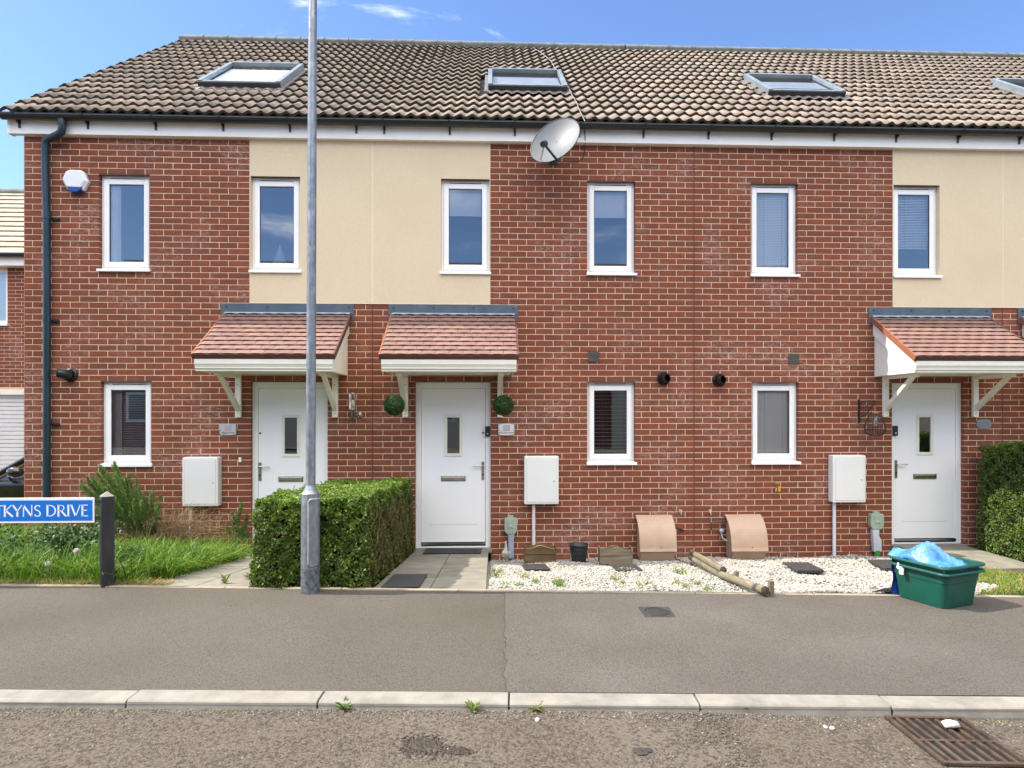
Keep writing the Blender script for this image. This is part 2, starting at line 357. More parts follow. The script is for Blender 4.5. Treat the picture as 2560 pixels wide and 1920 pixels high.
def bulk(name, V, Fq, mat, parent=None, tints=None, smooth=False, origin=(0, 0, 0)):
    """V (n,3), Fq (m,k) same-size faces, tints (m,3) one colour per face"""
    V = np.asarray(V, dtype=np.float32)-np.array(origin, dtype=np.float32); Fq = np.asarray(Fq, dtype=np.int32); k = Fq.shape[1]
    me = bpy.data.meshes.new(name); me.vertices.add(len(V)); me.vertices.foreach_set('co', V.ravel())
    me.loops.add(Fq.size); me.loops.foreach_set('vertex_index', Fq.ravel())
    me.polygons.add(len(Fq)); me.polygons.foreach_set('loop_start', np.arange(0, Fq.size, k, dtype=np.int32))
    me.polygons.foreach_set('loop_total', np.full(len(Fq), k, dtype=np.int32))
    me.polygons.foreach_set('use_smooth', np.full(len(Fq), bool(smooth), dtype=bool))
    me.update(calc_edges=True); me.validate()
    me.materials.append(MATS[mat])
    if tints is not None:
        a = me.attributes.new('tint', 'FLOAT_COLOR', 'FACE'); c = np.ones((len(Fq), 4), dtype=np.float32); c[:, :3] = tints; a.data.foreach_set('color', c.ravel())
    ob = bpy.data.objects.new(name, me); return link(ob, origin, parent)
def grid_sheet(name, xs, ys, zf, mat, kind='structure', keep=None):
    nx, ny = len(xs), len(ys); V = []; 
    for x in xs:
        for y in ys: V.append((x, y, zf(x, y)))
    Fq = [(i*ny+j, (i+1)*ny+j, (i+1)*ny+j+1, i*ny+j+1) for i in range(nx-1) for j in range(ny-1)]
    o = bulk(name, V, Fq, mat, smooth=True); return tag(o, kind=kind)
def text_obj(name, txt, size, loc, mat, parent, ext=.0005):
    cu = bpy.data.curves.new(name, 'FONT'); cu.body = txt; cu.size = size; cu.extrude = ext; cu.align_x = 'CENTER'; cu.align_y = 'CENTER'
    tmp = bpy.data.objects.new('tmp', cu); me = bpy.data.meshes.new_from_object(tmp); bpy.data.objects.remove(tmp)
    me.materials.clear(); me.materials.append(MATS[mat]); o = bpy.data.objects.new(name, me); o.rotation_euler = (R(90), 0, 0); return link(o, loc, parent)

# ------------------------------------------------------------------ brickwork
BW, BH = .225, .075
BRICK_TINTS = [(0.250, 0.069, 0.032), (0.237, 0.066, 0.031), (0.230, 0.063, 0.031), (0.220, 0.062, 0.030), (0.210, 0.059, 0.029), (0.201, 0.059, 0.029), (0.188, 0.057, 0.029),
               (0.258, 0.070, 0.031), (0.243, 0.066, 0.029), (0.226, 0.066, 0.032), (0.180, 0.059, 0.031), (0.267, 0.072, 0.031), (0.252, 0.075, 0.035), (0.207, 0.057, 0.028)]
def brick_verts(x0, x1, z0, z1, y, depth=.1, bv=.0035):
    return [(x0+bv, y, z0+bv), (x1-bv, y, z0+bv), (x1-bv, y, z1-bv), (x0+bv, y, z1-bv),
            (x0, y+bv, z0), (x1, y+bv, z0), (x1, y+bv, z1), (x0, y+bv, z1),
            (x0, y+depth, z0), (x1, y+depth, z0), (x1, y+depth, z1), (x0, y+depth, z1)]
BF = [(0, 1, 2, 3), (0, 4, 5, 1), (1, 5, 6, 2), (2, 6, 7, 3), (3, 7, 4, 0), (4, 8, 9, 5), (5, 9, 10, 6), (6, 10, 11, 7), (7, 11, 8, 4)]
_bm = {}
def brick_mesh(k, var):
    if (k, var) in _bm: return _bm[(k, var)]
    me = bpy.data.meshes.new('brick'); r = random.Random(k*31+var)
    j = lambda: r.uniform(-.0012, .0012)
    V = [(x+j(), y+(r.uniform(0, .0012) if i < 4 else 0), z+j()) for i, (x, y, z) in enumerate(brick_verts(-.1075, .1075, -.0325, .0325, 0))]
    me.from_pydata(V, [], BF); me.materials.append(MATS['red_brick']); me.polygons.foreach_set('use_smooth', [False]*len(BF))
    a = me.attributes.new('tint', 'FLOAT_COLOR', 'FACE')
    for i in range(len(BF)): a.data[i].color = (*BRICK_TINTS[k], 1)
    me.update(); _bm[(k, var)] = me; return me
def brickwork(wall, x0, x1, z0, z1, holes, bond_x, Yp=0.0, flip=1, limit=300, near=0.0, dy=0, gap=.005):
    """holes: rectangles (xa,xb,za,zb). bond_x: a perpend joint of the even courses."""
    full, cut = [], []
    k0, k1 = int(round(z0/BH)), int(math.ceil(z1/BH-1e-6))
    for k in range(k0, k1):
        za, zb = k*BH+gap, (k+1)*BH-gap; zt = min(zb, z1)
        if zt-za < .02: continue
        off = bond_x+(BW/2 if k % 2 else 0)
        n0 = int(math.floor((x0-off)/BW))-1; a = off+n0*BW
        segs = []; row = []
        while a < x1:
            segs.append((max(a, x0), min(a+BW, x1), a >= x0-1e-6 and a+BW <= x1+1e-6)); a += BW
        for sa, sb, fl in segs:
            if sb-sa < .012: continue
            parts = [(sa, sb, fl, gap, gap)]
            for (ha, hb, hza, hzb) in holes:
                if zb-.01 <= hza or za+.01 >= hzb: continue
                nxt = []
                for (pa, pb, pf, ga, gb) in parts:
                    if pb <= ha+1e-6 or pa >= hb-1e-6: nxt.append((pa, pb, pf, ga, gb)); continue
                    if pa < ha: nxt.append((pa, ha, False, ga, 0))
                    if pb > hb: nxt.append((hb, pb, False, 0, gb))
                parts = nxt
            row += [list(p) for p in parts]
        i = 0
        while i < len(row):
            if row[i][1]-row[i][0] < .06:
                if i > 0 and abs(row[i-1][1]-row[i][0]) < 1e-6: row[i-1][1] = row[i][1]; row[i-1][4] = row[i][4]; row[i-1][2] = False; row.pop(i); continue
                if i+1 < len(row) and abs(row[i+1][0]-row[i][1]) < 1e-6: row[i+1][0] = row[i][0]; row[i+1][3] = row[i][3]; row[i+1][2] = False; row.pop(i); continue
            i += 1
        if True:
            for (pa, pb, pf, ga, gb) in row:
                if pb-pa < .028: continue
                # nudge the edge bricks of an opening
                t = int(rng.integers(0, len(BRICK_TINTS))); y = Yp+rng.uniform(-.0012, .0012)
                if pf and ga == gap and gb == gap and zt == zb: full.append((pa, pb, za, zb, t, y))
                else: cut.append((pa+ga, pb-gb, za, zt, t, y))
    full.sort(key=lambda b: (b[0]-near)**2*.02-abs(b[0])*.0+((b[2]+b[3])/2-1.9)**2*.05)
    ind = full[:limit]; rest = full[limit:]
    for (xa, xb, za, zb, t, y) in ind:
        o = bpy.data.objects.new('brick', brick_mesh(t, int(rng.integers(0, 3)))); link(o, ((xa+xb)/2, y, (za+zb)/2), wall)
    allb = [(a+gap, b-gap, c, d, t, y) for a, b, c, d, t, y in rest]+cut
    if allb:
        V, Fs, Tn = [], [], []
        for (xa, xb, za, zb, t, y) in allb:
            b = len(V); V += brick_verts(xa, xb, za, zb, y); Fs += [tuple(i+b for i in f) for f in BF]
            c = np.array(BRICK_TINTS[t]); Tn += [c]*9
        o = bulk('brick_field', V, Fs, 'red_brick', wall, np.array(Tn), origin=tuple(WL[wall.name])); tag(o, kind='stuff')
def wall_slab(name, parent, x0, x1, z0, z1, holes, y0, y1, mat, edge_mat=None):
    xs = sorted({x0, x1, *[h[i] for h in holes for i in (0, 1) if x0 < h[i] < x1]}); zs = sorted({z0, z1, *[h[i] for h in holes for i in (2, 3) if z0 < h[i] < z1]})
    inh = lambda x, z: any(h[0] < x < h[1] and h[2] < z < h[3] for h in holes) or not (x0 < x < x1 and z0 < z < z1)
    mb = MB(); em = edge_mat or mat
    for i in range(len(xs)-1):
        for j in range(len(zs)-1):
            a, b, c, d = xs[i], xs[i+1], zs[j], zs[j+1]; cx_, cz_ = (a+b)/2, (c+d)/2
            if inh(cx_, cz_): continue
            mb.add([(a, y0, c), (b, y0, c), (b, y0, d), (a, y0, d)], [(0, 1, 2, 3)], mat)
            mb.add([(a, y1, c), (b, y1, c), (b, y1, d), (a, y1, d)], [(3, 2, 1, 0)], em)
            if i == 0 or inh((xs[i-1]+a)/2, cz_): mb.add([(a, y0, c), (a, y1, c), (a, y1, d), (a, y0, d)], [(3, 2, 1, 0)], em)
            if i == len(xs)-2 or inh((xs[i+2]+b)/2, cz_): mb.add([(b, y0, c), (b, y1, c), (b, y1, d), (b, y0, d)], [(0, 1, 2, 3)], em)
            if j == 0 or inh(cx_, (zs[j-1]+c)/2): mb.add([(a, y0, c), (b, y0, c), (b, y1, c), (a, y1, c)], [(3, 2, 1, 0)], em)
            if j == len(zs)-2 or inh(cx_, (zs[j+2]+d)/2): mb.add([(a, y0, d), (b, y0, d), (b, y1, d), (a, y1, d)], [(0, 1, 2, 3)], em)
    return mb.build(name, parent)

# ------------------------------------------------------------------ windows and doors (parts of a house)
def window(house, c, z0, z1, wd=.61, Y=.065, inside='none', vent=True, sill=True, room=True, hood=.0, skew=0):
    x0, x1 = c-wd/2, c+wd/2; zs = z0+.045
    mb = MB(); a = .042; m = 'upvc_white'; d0, d1 = Y, Y+.07
    top = .052 if vent else a
    mb.box(x0, x0+a, d0, d1, zs, z1, m); mb.box(x1-a, x1, d0, d1, zs, z1, m)
    mb.box(x0+a, x1-a, d0, d1, z1-top, z1, m); mb.box(x0+a, x1-a, d0, d1, zs, zs+.035, m)
    o = mb.build('window', house, bevel=.004)
    # opening sash
    b = .065; y2 = Y-.016; sx0, sx1, sz0, sz1 = x0+a-.012, x1-a+.012, zs+.024, z1-top+.010
    s = MB(); s.box(sx0, sx0+b, y2, y2+.06, sz0, sz1, m); s.box(sx1-b, sx1, y2, y2+.06, sz0, sz1, m)
    s.box(sx0+b, sx1-b, y2, y2+.06, sz1-b, sz1, m); s.box(sx0+b, sx1-b, y2, y2+.06, sz0, sz0+b, m)
    s.build('sash', o, bevel=.007)
    gx0, gx1, gz0, gz1 = sx0+b, sx1-b, sz0+b, sz1-b
    g = MB()
    for (p, q, r_, t_) in ((gx0, gx0+.006, gz0, gz1), (gx1-.006, gx1, gz0, gz1), (gx0, gx1, gz1-.006, gz1), (gx0, gx1, gz0, gz0+.005)):
        g.box(p, q, y2+.012, y2+.03, r_, t_, 'rubber_seal')
    g.build('gasket', o)
    p = MB(); p.add([(gx0, y2+.02, gz0), (gx1, y2+.02, gz0), (gx1, y2+.02, gz1), (gx0, y2+.02, gz1)], [(0, 1, 2, 3)], 'window_glass'); p.build('pane', o)
    if vent:
        v = MB(); v.prism([(Y, z1-.008), (Y-.013, z1-.020), (Y-.020, z1-.031), (Y-.004, z1-.033), (Y, z1-.033)], 'x', c-.205, c+.205, m); v.box(c-.195, c+.195, Y-.012, Y-.001, z1-.038, z1-.0335, 'vent_brown'); v.build('trickle_vent', o)
    if sill:
        q = MB(); q.prism([(Y+.02, z0+.045), (-.032, z0+.030), (-.036, z0+.026), (-.036, z0-.002), (-.028, z0-.002), (-.026, z0+.006), (Y+.02, z0+.006)], 'x', x0-.012+skew, x1+.02+skew, m)
        q.build('sill', o, fix=True, bevel=.002)
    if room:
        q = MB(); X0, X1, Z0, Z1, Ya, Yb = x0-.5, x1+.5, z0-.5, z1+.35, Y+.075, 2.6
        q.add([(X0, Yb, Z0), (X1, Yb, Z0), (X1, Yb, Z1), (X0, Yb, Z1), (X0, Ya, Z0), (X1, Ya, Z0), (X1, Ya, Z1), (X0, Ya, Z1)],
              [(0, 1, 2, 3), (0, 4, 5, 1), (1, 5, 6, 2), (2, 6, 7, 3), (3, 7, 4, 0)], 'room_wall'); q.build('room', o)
        q = MB(); q.box(x0-.02, x1+.02, Y+.05, .30, zs+.02, zs+.04, m); q.build('window_board', o)
    yb = Y+.05
    if inside == 'roller':
        q = MB(); q.box(gx0-.03, gx1+.03, yb, yb+.003, gz1-.30, gz1+.05, 'fabric_pale'); q.box(gx0-.03, gx1+.03, yb-.004, yb+.006, gz1-.33, gz1-.30, 'fabric_pale')
        q.build('roller_blind', o)
    elif inside in ('venetian', 'venetian_short', 'venetian_open', 'venetian_back'):
        q = MB(); step, tilt, wdt = {'venetian': (.021, 66, .024), 'venetian_short': (.021, 50, .024), 'venetian_open': (.0475, 4, .045), 'venetian_back': (.022, 30, .024)}[inside]
        zb = gz1+.03; ze = gz0-.01 if inside != 'venetian_short' else gz0+.27*(gz1-gz0)
        if inside == 'venetian_back': yb += .06
        xa = gx0-.02 if inside != 'venetian_back' else gx0+.075
        z = zb
        while z > ze:
            dy, dz = wdt/2*math.cos(R(tilt)), wdt/2*math.sin(R(tilt))
            q.add([(xa, yb-dy, z-dz), (gx1+.02, yb-dy, z-dz), (gx1+.02, yb+dy, z+dz), (xa, yb+dy, z+dz)], [(0, 1, 2, 3)], 'blind_slat' if inside != 'venetian_back' else 'fabric_grey')
            z -= step
        for lx in (.27, .83): q.box(gx0+(gx1-gx0)*lx-.001, gx0+(gx1-gx0)*lx+.001, yb-.014, yb-.012, ze, zb, 'cable_white')
        q.build('venetian_blind', o)
    if inside == 'venetian_back':
        q = MB(); q.box(gx0-.02, gx0+.085, Y+.075, Y+.08, gz0, gz1, 'fabric_grey'); q.build('curtain', o)
        pl = MB(); pl.lathe([(.0, 0), (.032, 0), (.038, .05), (.0, .05)], 'fabric_grey', 10, Matrix.Translation((gx0+.06, Y+.12, gz0+.01)))
        for i in range(11):
            t = i*2.4; r_ = .05; cxx, cyy, czz = gx0+.06, Y+.12, gz0+.055
            pl.add([(cxx, cyy, czz), (cxx+math.cos(t)*r_*.5-.006, cyy+math.sin(t)*r_*.5, czz+.035), (cxx+math.cos(t)*r_, cyy+math.sin(t)*r_, czz+.05+.02*math.sin(i)), (cxx+math.cos(t)*r_*.5+.006, cyy+math.sin(t)*r_*.5, czz+.03)], [(0, 1, 2, 3)], 'stem_green')
        tag(pl.build('window_plant', o))
    if inside == 'curtain':
        q = MB(); q.prism([(gx0-.03+.0, yb), (gx0+.02, yb-.02), (gx0+.05, yb), (gx0+.08, yb-.02), (gx0+.11, yb+.0), (gx0+.11, yb+.004), (gx0-.03, yb+.006)], 'z', gz0-.02, gz1+.03, 'fabric_pale')
        q.build('curtain', o)
    if inside == 'cone':
        q = MB(); q.lathe([(.10, 0), (.07, .10), (.02, .24), (0, .30)], 'fabric_grey', 14, Matrix.Translation((c-.03, Y+.2, gz0))); q.build('lamp_shade', o)
        q = MB(); q.box(c-.02, gx1, Y+.12, Y+.2, gz0+.0, gz0+.025, 'fabric_pale'); q.build('book', o)
    return o
def door(house, x0, x1, z1, handle_left=True, bell=None):
    Y = .055; z0 = .0; m = 'upvc_white'; c = (x0+x1)/2; b = .066
    mb = MB(); mb.box(x0, x0+b, Y, Y+.07, z0, z1, m); mb.box(x1-b, x1, Y, Y+.07, z0, z1, m); mb.box(x0+b, x1-b, Y, Y+.07, z1-.078, z1, m)
    mb.box(x0+.004, x1-.004, Y-.006, Y, z1-.012, z1-.002, m)
    fr = mb.build('door_frame', house, bevel=.004)
    L0, L1, Z0, Z1 = x0+b+.004, x1-b-.004, z0+.075, z1-.082; yl = Y+.014
    gx0, gx1, gz0, gz1 = c-.085, c+.085, Z1-.83, Z1-.36
    xs, zs = [L0, gx0, gx1, L1], [Z0, gz0, gz1, Z1]; dm = MB()
    for i in range(3):
        for j in range(3):
            if i == 1 and j == 1: continue
            dm.add([(xs[i], yl, zs[j]), (xs[i+1], yl, zs[j]), (xs[i+1], yl, zs[j+1]), (xs[i], yl, zs[j+1])], [(0, 1, 2, 3)], 'door_white')
    dm.box(L0, L1, yl+.03, yl+.044, Z0, gz0, 'door_white'); dm.box(L0, L1, yl+.03, yl+.044, gz1, Z1, 'door_white')
    dm.box(L0, L0+.01, yl+.0005, yl+.04, Z0, Z1, 'door_white'); dm.box(L1-.01, L1, yl+.0005, yl+.04, Z0, Z1, 'door_white'); dm.box(L0, L1, yl+.0005, yl+.04, Z0, Z0+.01, 'door_white')
    dm.box(c-.30, c+.30, yl-.0015, yl+.001, Z0+.215, Z0+.219, 'door_grey_line')
    leaf = dm.build('door', house)
    q = MB()
    for (p, r_, s_, t_) in ((gx0-.03, gx0+.008, gz0-.03, gz1+.03), (gx1-.008, gx1+.03, gz0-.03, gz1+.03), (gx0+.008, gx1-.008, gz1-.008, gz1+.03), (gx0+.008, gx1-.008, gz0-.03, gz0+.008)):
        q.box(p, r_, yl-.013, yl+.02, s_, t_, 'grp_cream')
    q.build('glazing_bead', leaf, bevel=.005)
    q = MB(); q.add([(gx0, yl+.004, gz0), (gx1, yl+.004, gz0), (gx1, yl+.004, gz1), (gx0, yl+.004, gz1)], [(0, 1, 2, 3)], 'window_glass'); q.build('pane', leaf)
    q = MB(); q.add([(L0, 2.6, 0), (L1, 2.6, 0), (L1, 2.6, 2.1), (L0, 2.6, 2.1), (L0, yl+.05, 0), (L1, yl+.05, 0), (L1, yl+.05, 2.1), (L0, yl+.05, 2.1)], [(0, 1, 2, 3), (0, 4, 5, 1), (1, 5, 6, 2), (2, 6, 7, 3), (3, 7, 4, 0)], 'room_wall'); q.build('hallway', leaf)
    q = MB(); zc = Z0+.805; q.box(c-.155, c+.155, yl-.012, yl, zc-.033, zc+.033, 'pewter'); q.box(c-.14, c+.14, yl-.017, yl-.012, zc-.022, zc+.02, 'chrome'); q.build('letter_plate', leaf, bevel=.003)
    sgn = 1 if handle_left else -1; hx = (L0+.022) if handle_left else (L1-.03)
    q = MB(); q.box(hx-.016, hx+.016, yl-.010, yl, zc-.02, zc+.21, 'pewter'); q.tube([(hx, yl-.01, zc+.16), (hx, yl-.05, zc+.16)], .008, 'chrome', 8)
    q.tube([(hx, yl-.048, zc+.16), (hx+sgn*.03, yl-.052, zc+.162), (hx+sgn*.13, yl-.048, zc+.158)], .0085, 'chrome', 8)
    q.tube([(hx, yl-.012, zc+.05), (hx, yl-.02, zc+.05)], .011, 'steel_dark', 10); q.build('handle', leaf)
    q = MB(); q.tube([(hx, yl-.006, 1.455), (hx, yl+.002, 1.455)], .013, 'steel_dark', 12); q.build('spy_hole', leaf)
    q = MB(); q.box(x0+b, x1-b, Y-.004, Y+.06, z0+.045, z0+.068, 'chrome'); q.box(x0+b, x1-b, Y+.01, Y+.06, z0+.022, z0+.045, 'rubber_seal'); q.box(x0+b, x1-b, Y-.010, Y+.06, z0+.006, z0+.022, 'upvc_white'); q.build('threshold', fr)
    q = MB(); q.box(x0-.012, x1+.012, -.05, Y+.12, -.045, z0+.002, 'kerb_concrete'); q.build('doorstep', house, bevel=.004)
    if bell is not None:
        q = MB(); q.box(bell-.031, bell+.031, Y-.026, Y-.001, 1.41, 1.54, 'black_plastic'); o = q.build('doorbell', fr, bevel=.004)
        q = MB(); q.lathe([(.011, 0), (.011, .004), (.008, .005), (.0, .005)], 'chrome', 14, Matrix.Translation((bell, Y-.026, 1.443)) @ Matrix.Rotation(R(90), 4, 'X')); q.build('bell_button', fr)
    return leaf

# ------------------------------------------------------------------ the terrace
ROOF_P = math.atan(3.42/4.65); CP, SP = math.cos(ROOF_P), math.sin(ROOF_P)
EY, EZ = -.20, 5.30; SLOPE = 4.65/CP; NROW = 17; GAUGE = SLOPE/NROW
def rp3(x, s, h): return (x, EY+s*CP-h*SP, EZ+s*SP+h*CP)
def wave(x):            # x in m across the slope, pitch .15
    t = (x/.15) % 1.0; t = .5*t/.62 if t < .62 else .5+.5*(t-.62)/.38
    return .035*(.5+.5*math.cos(2*math.pi*(t-.5)))**1.25
_tm = {}
def roof_tile_mesh(k, verge):
    if (k, verge) in _tm: return _tm[(k, verge)]
    r = random.Random(k+(100 if verge else 0)); n = 12; V = []; Fs = []; mi = []
    xs = [-.15+.3*i/n for i in range(n+1)]; hs = [wave(x+.15) for x in xs]; Lg = GAUGE+.03
    for x, h in zip(xs, hs): V.append((x, 0, h+.041))            # tail top
    for x, h in zip(xs, hs): V.append((x, Lg, h+.002))           # head
    for x, h in zip(xs, hs): V.append((x, .002, h+.006))         # tail underside
    for i in range(n): Fs.append((i, i+1, n+2+i, n+1+i)); mi.append(0)
    for i in range(n): Fs.append((2*n+2+i, 2*n+3+i, i+1, i)); mi.append(1)
    if verge: Fs.append((0, n+1, 2*n+2)); mi.append(1)
    me = bpy.data.meshes.new('roof_tile'); me.from_pydata(V, [], Fs); me.materials.append(MATS['roof_tile']); me.materials.append(MATS['roof_tile_edge'])
    me.polygons.foreach_set('material_index', mi); me.polygons.foreach_set('use_smooth', [m == 0 for m in mi])
    a = me.attributes.new('tint', 'FLOAT_COLOR', 'FACE'); b = r.uniform(.78, 1.16); c = (b*r.uniform(.97, 1.04), b, b*r.uniform(.94, 1.03), 1)
    for i in range(len(Fs)): a.data[i].color = c
    me.update(); _tm[(k, verge)] = me; return me
XV = -5.88; XR = XV+57*.30
def tiles_for(roof, xa, xb, lights):
    for r_ in range(NROW):
        for i in range(57):
            xc = XV+.15+.3*i
            if not (xa <= xc < xb): continue
            s0 = r_*GAUGE
            if any(lx0-.06 < xc < lx1+.06 and ls0-.10 < s0+GAUGE/2 < ls1+.02 for lx0, lx1, ls0, ls1 in lights): continue
            o = bpy.data.objects.new('roof_tile', roof_tile_mesh(random.randrange(14), i == 0)); o.rotation_euler = (ROOF_P+random.uniform(-.004, .004), 0, random.uniform(-.003, .003))
            link(o, rp3(xc+random.uniform(-.002, .002), s0+random.uniform(-.007, .007), random.uniform(0, .003)), roof)
def rooflight(house, x0, x1, s0, s1, blind=None):
    M = Matrix.Translation(rp3(0, 0, 0)) @ Matrix.Rotation(ROOF_P, 4, 'X')
    m = 'rooflight_frame'; h = .135; f = MB(); b = .062
    f.box(x0, x0+b, s0, s1, .0, h, m, M); f.box(x1-b, x1, s0, s1, .0, h, m, M); f.box(x0+b, x1-b, s1-b, s1, .0, h+.012, m, M)
    f.box(x0+b, x1-b, s0, s0+b*.8, .03, h-.01, m, M); f.box(x0+.004, x1-.004, s0-.022, s0-.002, -.02, h-.022, 'rooflight_dark', M)
    o = f.build('rooflight', house, bevel=.006)
    q = MB(); g0, g1, t0, t1 = x0+b, x1-b, s0+b*.8, s1-b
    vs = [(g0, t0, h-.045), (g1, t0, h-.045), (g1, t1, h-.045), (g0, t1, h-.045)]
    q.add(vs, [(0, 1, 2, 3)], 'rooflight_glass', False, M); q.build('pane', o)
    q = MB()
    q.add([(g0, t0, h-.05), (g1, t0, h-.05), (g1, t1, h-.05), (g0, t1, h-.05), (g0, t0, -.25), (g1, t0, -.25), (g1, t1, -.25), (g0, t1, -.25)],
          [(0, 4, 5, 1), (1, 5, 6, 2), (2, 6, 7, 3), (3, 7, 4, 0)], 'rooflight_wood', False, M)
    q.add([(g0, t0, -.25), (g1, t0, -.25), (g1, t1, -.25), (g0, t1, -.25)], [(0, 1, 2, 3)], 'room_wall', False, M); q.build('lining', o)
    if blind:
        q = MB(); lo, hi, mt = blind
        q.box(g0+.01, g1-.01, t0+(t1-t0)*lo, t0+(t1-t0)*hi, h-.075, h-.07, mt, M); q.build('blind', o)
    # lead apron dressed over the tiles below
    q = MB(); n = 32; xs = [x0-.05+(x1-x0+.1)*i/n for i in range(n+1)]; V = []
    for x in xs: V.append((x, s0-.09, wave(x-XV)+.018)); 
    for x in xs: V.append((x, s0-.01, wave(x-XV)*.4+.046))
    q.add([tuple(v) for v in V], [(i, i+1, n+2+i, n+1+i) for i in range(n)], 'lead_skirt', True, M); q.build('flashing', o)
    q = MB(); q.box(x0-.05, x0, s0-.02, s1+.02, .02, .052, 'lead_skirt', M); q.box(x1, x1+.05, s0-.02, s1+.02, .02, .052, 'lead_skirt', M); q.build('flashing', o)
    return o
noisy('lead_skirt', (.12, .10, .095), (.19, .165, .155), 12, .6, .001, 60)
ZTOP = 5.107
def terraced_house(label, x0, x1, wins, doorx, panel, lights, flip, bond, first=False, last=False, near=0):
    cx_ = (x0+x1)/2; h = thing('terraced_house', label, 'house', (cx_, 0, 0), 'brick terraced houses in the row')
    holes = [(c-.305, c+.305, z0, z1) for c, z0, z1, *_ in wins]+[(doorx[0], doorx[1], -.35, 2.1)]
    pa, pb = panel; ph = [(pa, pb, 3.075, ZTOP)]
    wall = wall_slab('wall', h, x0, x1, -.35, ZTOP, [(a-.003, b+.003, c, d) for a, b, c, d in holes]+ph, .0045, .25, 'mortar')
    brickwork(wall, x0, x1, -.3, ZTOP, holes+ph, bond, near=near)
    upper = [q for q in holes if q[3] > 3]
    wall_slab('render_panel', h, pa, pb, 3.075, ZTOP, [(a if a > pa else pa-.001, b if b < pb else pb+.001, c, d) for a, b, c, d in upper], -.006, .12, 'render_cream')
    q = MB(); q.box(pa, pb, -.010, -.004, 3.071, 3.079, 'cream_bead')
    q.box(x1-.006 if pb == x1 else x0-.0, x1 if pb == x1 else x0+.006, -.009, -.0045, 3.08, ZTOP, 'cream_bead'); q.build('stop_bead', h)
    for wn in wins:
        c, z0, z1, ins = wn[:4]; window(h, c, z0, z1, inside=ins)
    if doorx[2] is not None: door(h, doorx[0], doorx[1], 2.1, doorx[2], doorx[3])
    # lintels: thin steel nosing over each opening
    for a, b, c, d in holes:
        q = MB(); q.box(a-.0, b+.0, .004, .05, d-.006, d+.004, 'vent_brown'); q.build('lintel', h)
    # party joint
    if not last and flip != 'n':
        pass
    q = MB(); q.box(x1-.0055, x1+.0055, .0005, .01, .0, 3.07 if pb == x1 else ZTOP, 'sealant'); q.build('movement_joint', h)
    # eaves
    xa = x0-(.14 if first else 0); q = MB(); q.box(xa, x1, -.075, -.055, ZTOP-.002, ZTOP+.20, 'fascia_white'); q.box(xa, x1, -.055, .0035, ZTOP-.0, ZTOP+.012, 'fascia_white')
    if first: q.box(xa-.004, xa+.035, -.079, .02, ZTOP-.004, ZTOP+.2, 'fascia_white')
    q.build('fascia', h)
    # roof
    r0 = XV if first else x0; r1 = XR if last else x1
    rf = MB()
    L_ = lights
    rf.add([rp3(r0+.02, 0, -.02), rp3(r1, 0, -.02), rp3(r1, SLOPE, -.02), rp3(r0+.02, SLOPE, -.02)], [(0, 1, 2, 3)], 'underlay')
    rr = [(r0+.02, EY+2*SLOPE*CP, EZ), (r1, EY+2*SLOPE*CP, EZ)]
    rf.add([rp3(r0+.02, SLOPE, -.0), rp3(r1, SLOPE, -.0), (r1, EY+2*SLOPE*CP, EZ-.02), (r0+.02, EY+2*SLOPE*CP, EZ-.02)], [(0, 1, 2, 3)], 'opposite_roof')
    if first: rf.add([(x0, .01, ZTOP), (x0, EY+SLOPE*CP, EZ+SLOPE*SP-.05), (x0, EY+2*SLOPE*CP, ZTOP)], [(0, 1, 2)], 'mortar')
    roof = rf.build('roof', h)
    tiles_for(roof, r0, r1, L_)
    x = r0
    k = 0
    while x < r1-.05:
        xe = min(x+.45, r1); q = MB(); n = 8; pr = []
        for i in range(n+1):
            t = math.pi*(-.22+1.44*i/n); pr.append((math.cos(t)*.145, math.sin(t)*.09))
        yc, zc = EY+SLOPE*CP, EZ+SLOPE*SP+.01
        V = [(xx, yc-p[0]*sc, zc+p[1]*sc) for xx, sc in ((x, 1.0), (xe-.012, 1.0)) for p in pr]
        q.add(V, [(i, i+1, n+2+i, n+1+i) for i in range(n)], 'ridge_tile', True)
        V = [(xx, yc-p[0]*1.06, zc+p[1]*1.08) for xx in (xe-.05, xe-.002) for p in pr]
        q.add(V, [(i, i+1, n+2+i, n+1+i) for i in range(n)], 'ridge_tile', True); q.build('ridge_tile', roof, fix=False); x = xe; k += 1
    for (lx0, lx1, ls0, ls1, bl) in [(a, b, c, d, e) for (a, b, c, d), e in zip(L_, lights_blinds)]:
        if r0 <= (lx0+lx1)/2 < r1: rooflight(h, lx0, lx1, ls0, ls1, bl)
    # gutter: half-round with brackets and union clips
    g = MB(); gy, gz, gr = -.146, 5.305, .064; n = 10; pr = [(gy+gr*math.cos(math.pi+math.pi*i/n), gz+gr*math.sin(math.pi+math.pi*i/n)) for i in range(n+1)]
    pin = [(gy+(gr-.004)*math.cos(2*math.pi-math.pi*i/n), gz+(gr-.004)*math.sin(2*math.pi-math.pi*i/n)) for i in range(n+1)]
    gx0 = XV-.01 if first else x0; g.prism(pr+pin, 'x', gx0, r1, 'black_plastic', True)
    g.tube([(gx0, gy-gr+.003, gz), (r1, gy-gr+.003, gz)], .005, 'black_plastic', 6)
    if first: g.prism(pr, 'x', gx0-.004, gx0+.002, 'black_plastic')
    gu = g.build('gutter', h)
    x = gx0+.16
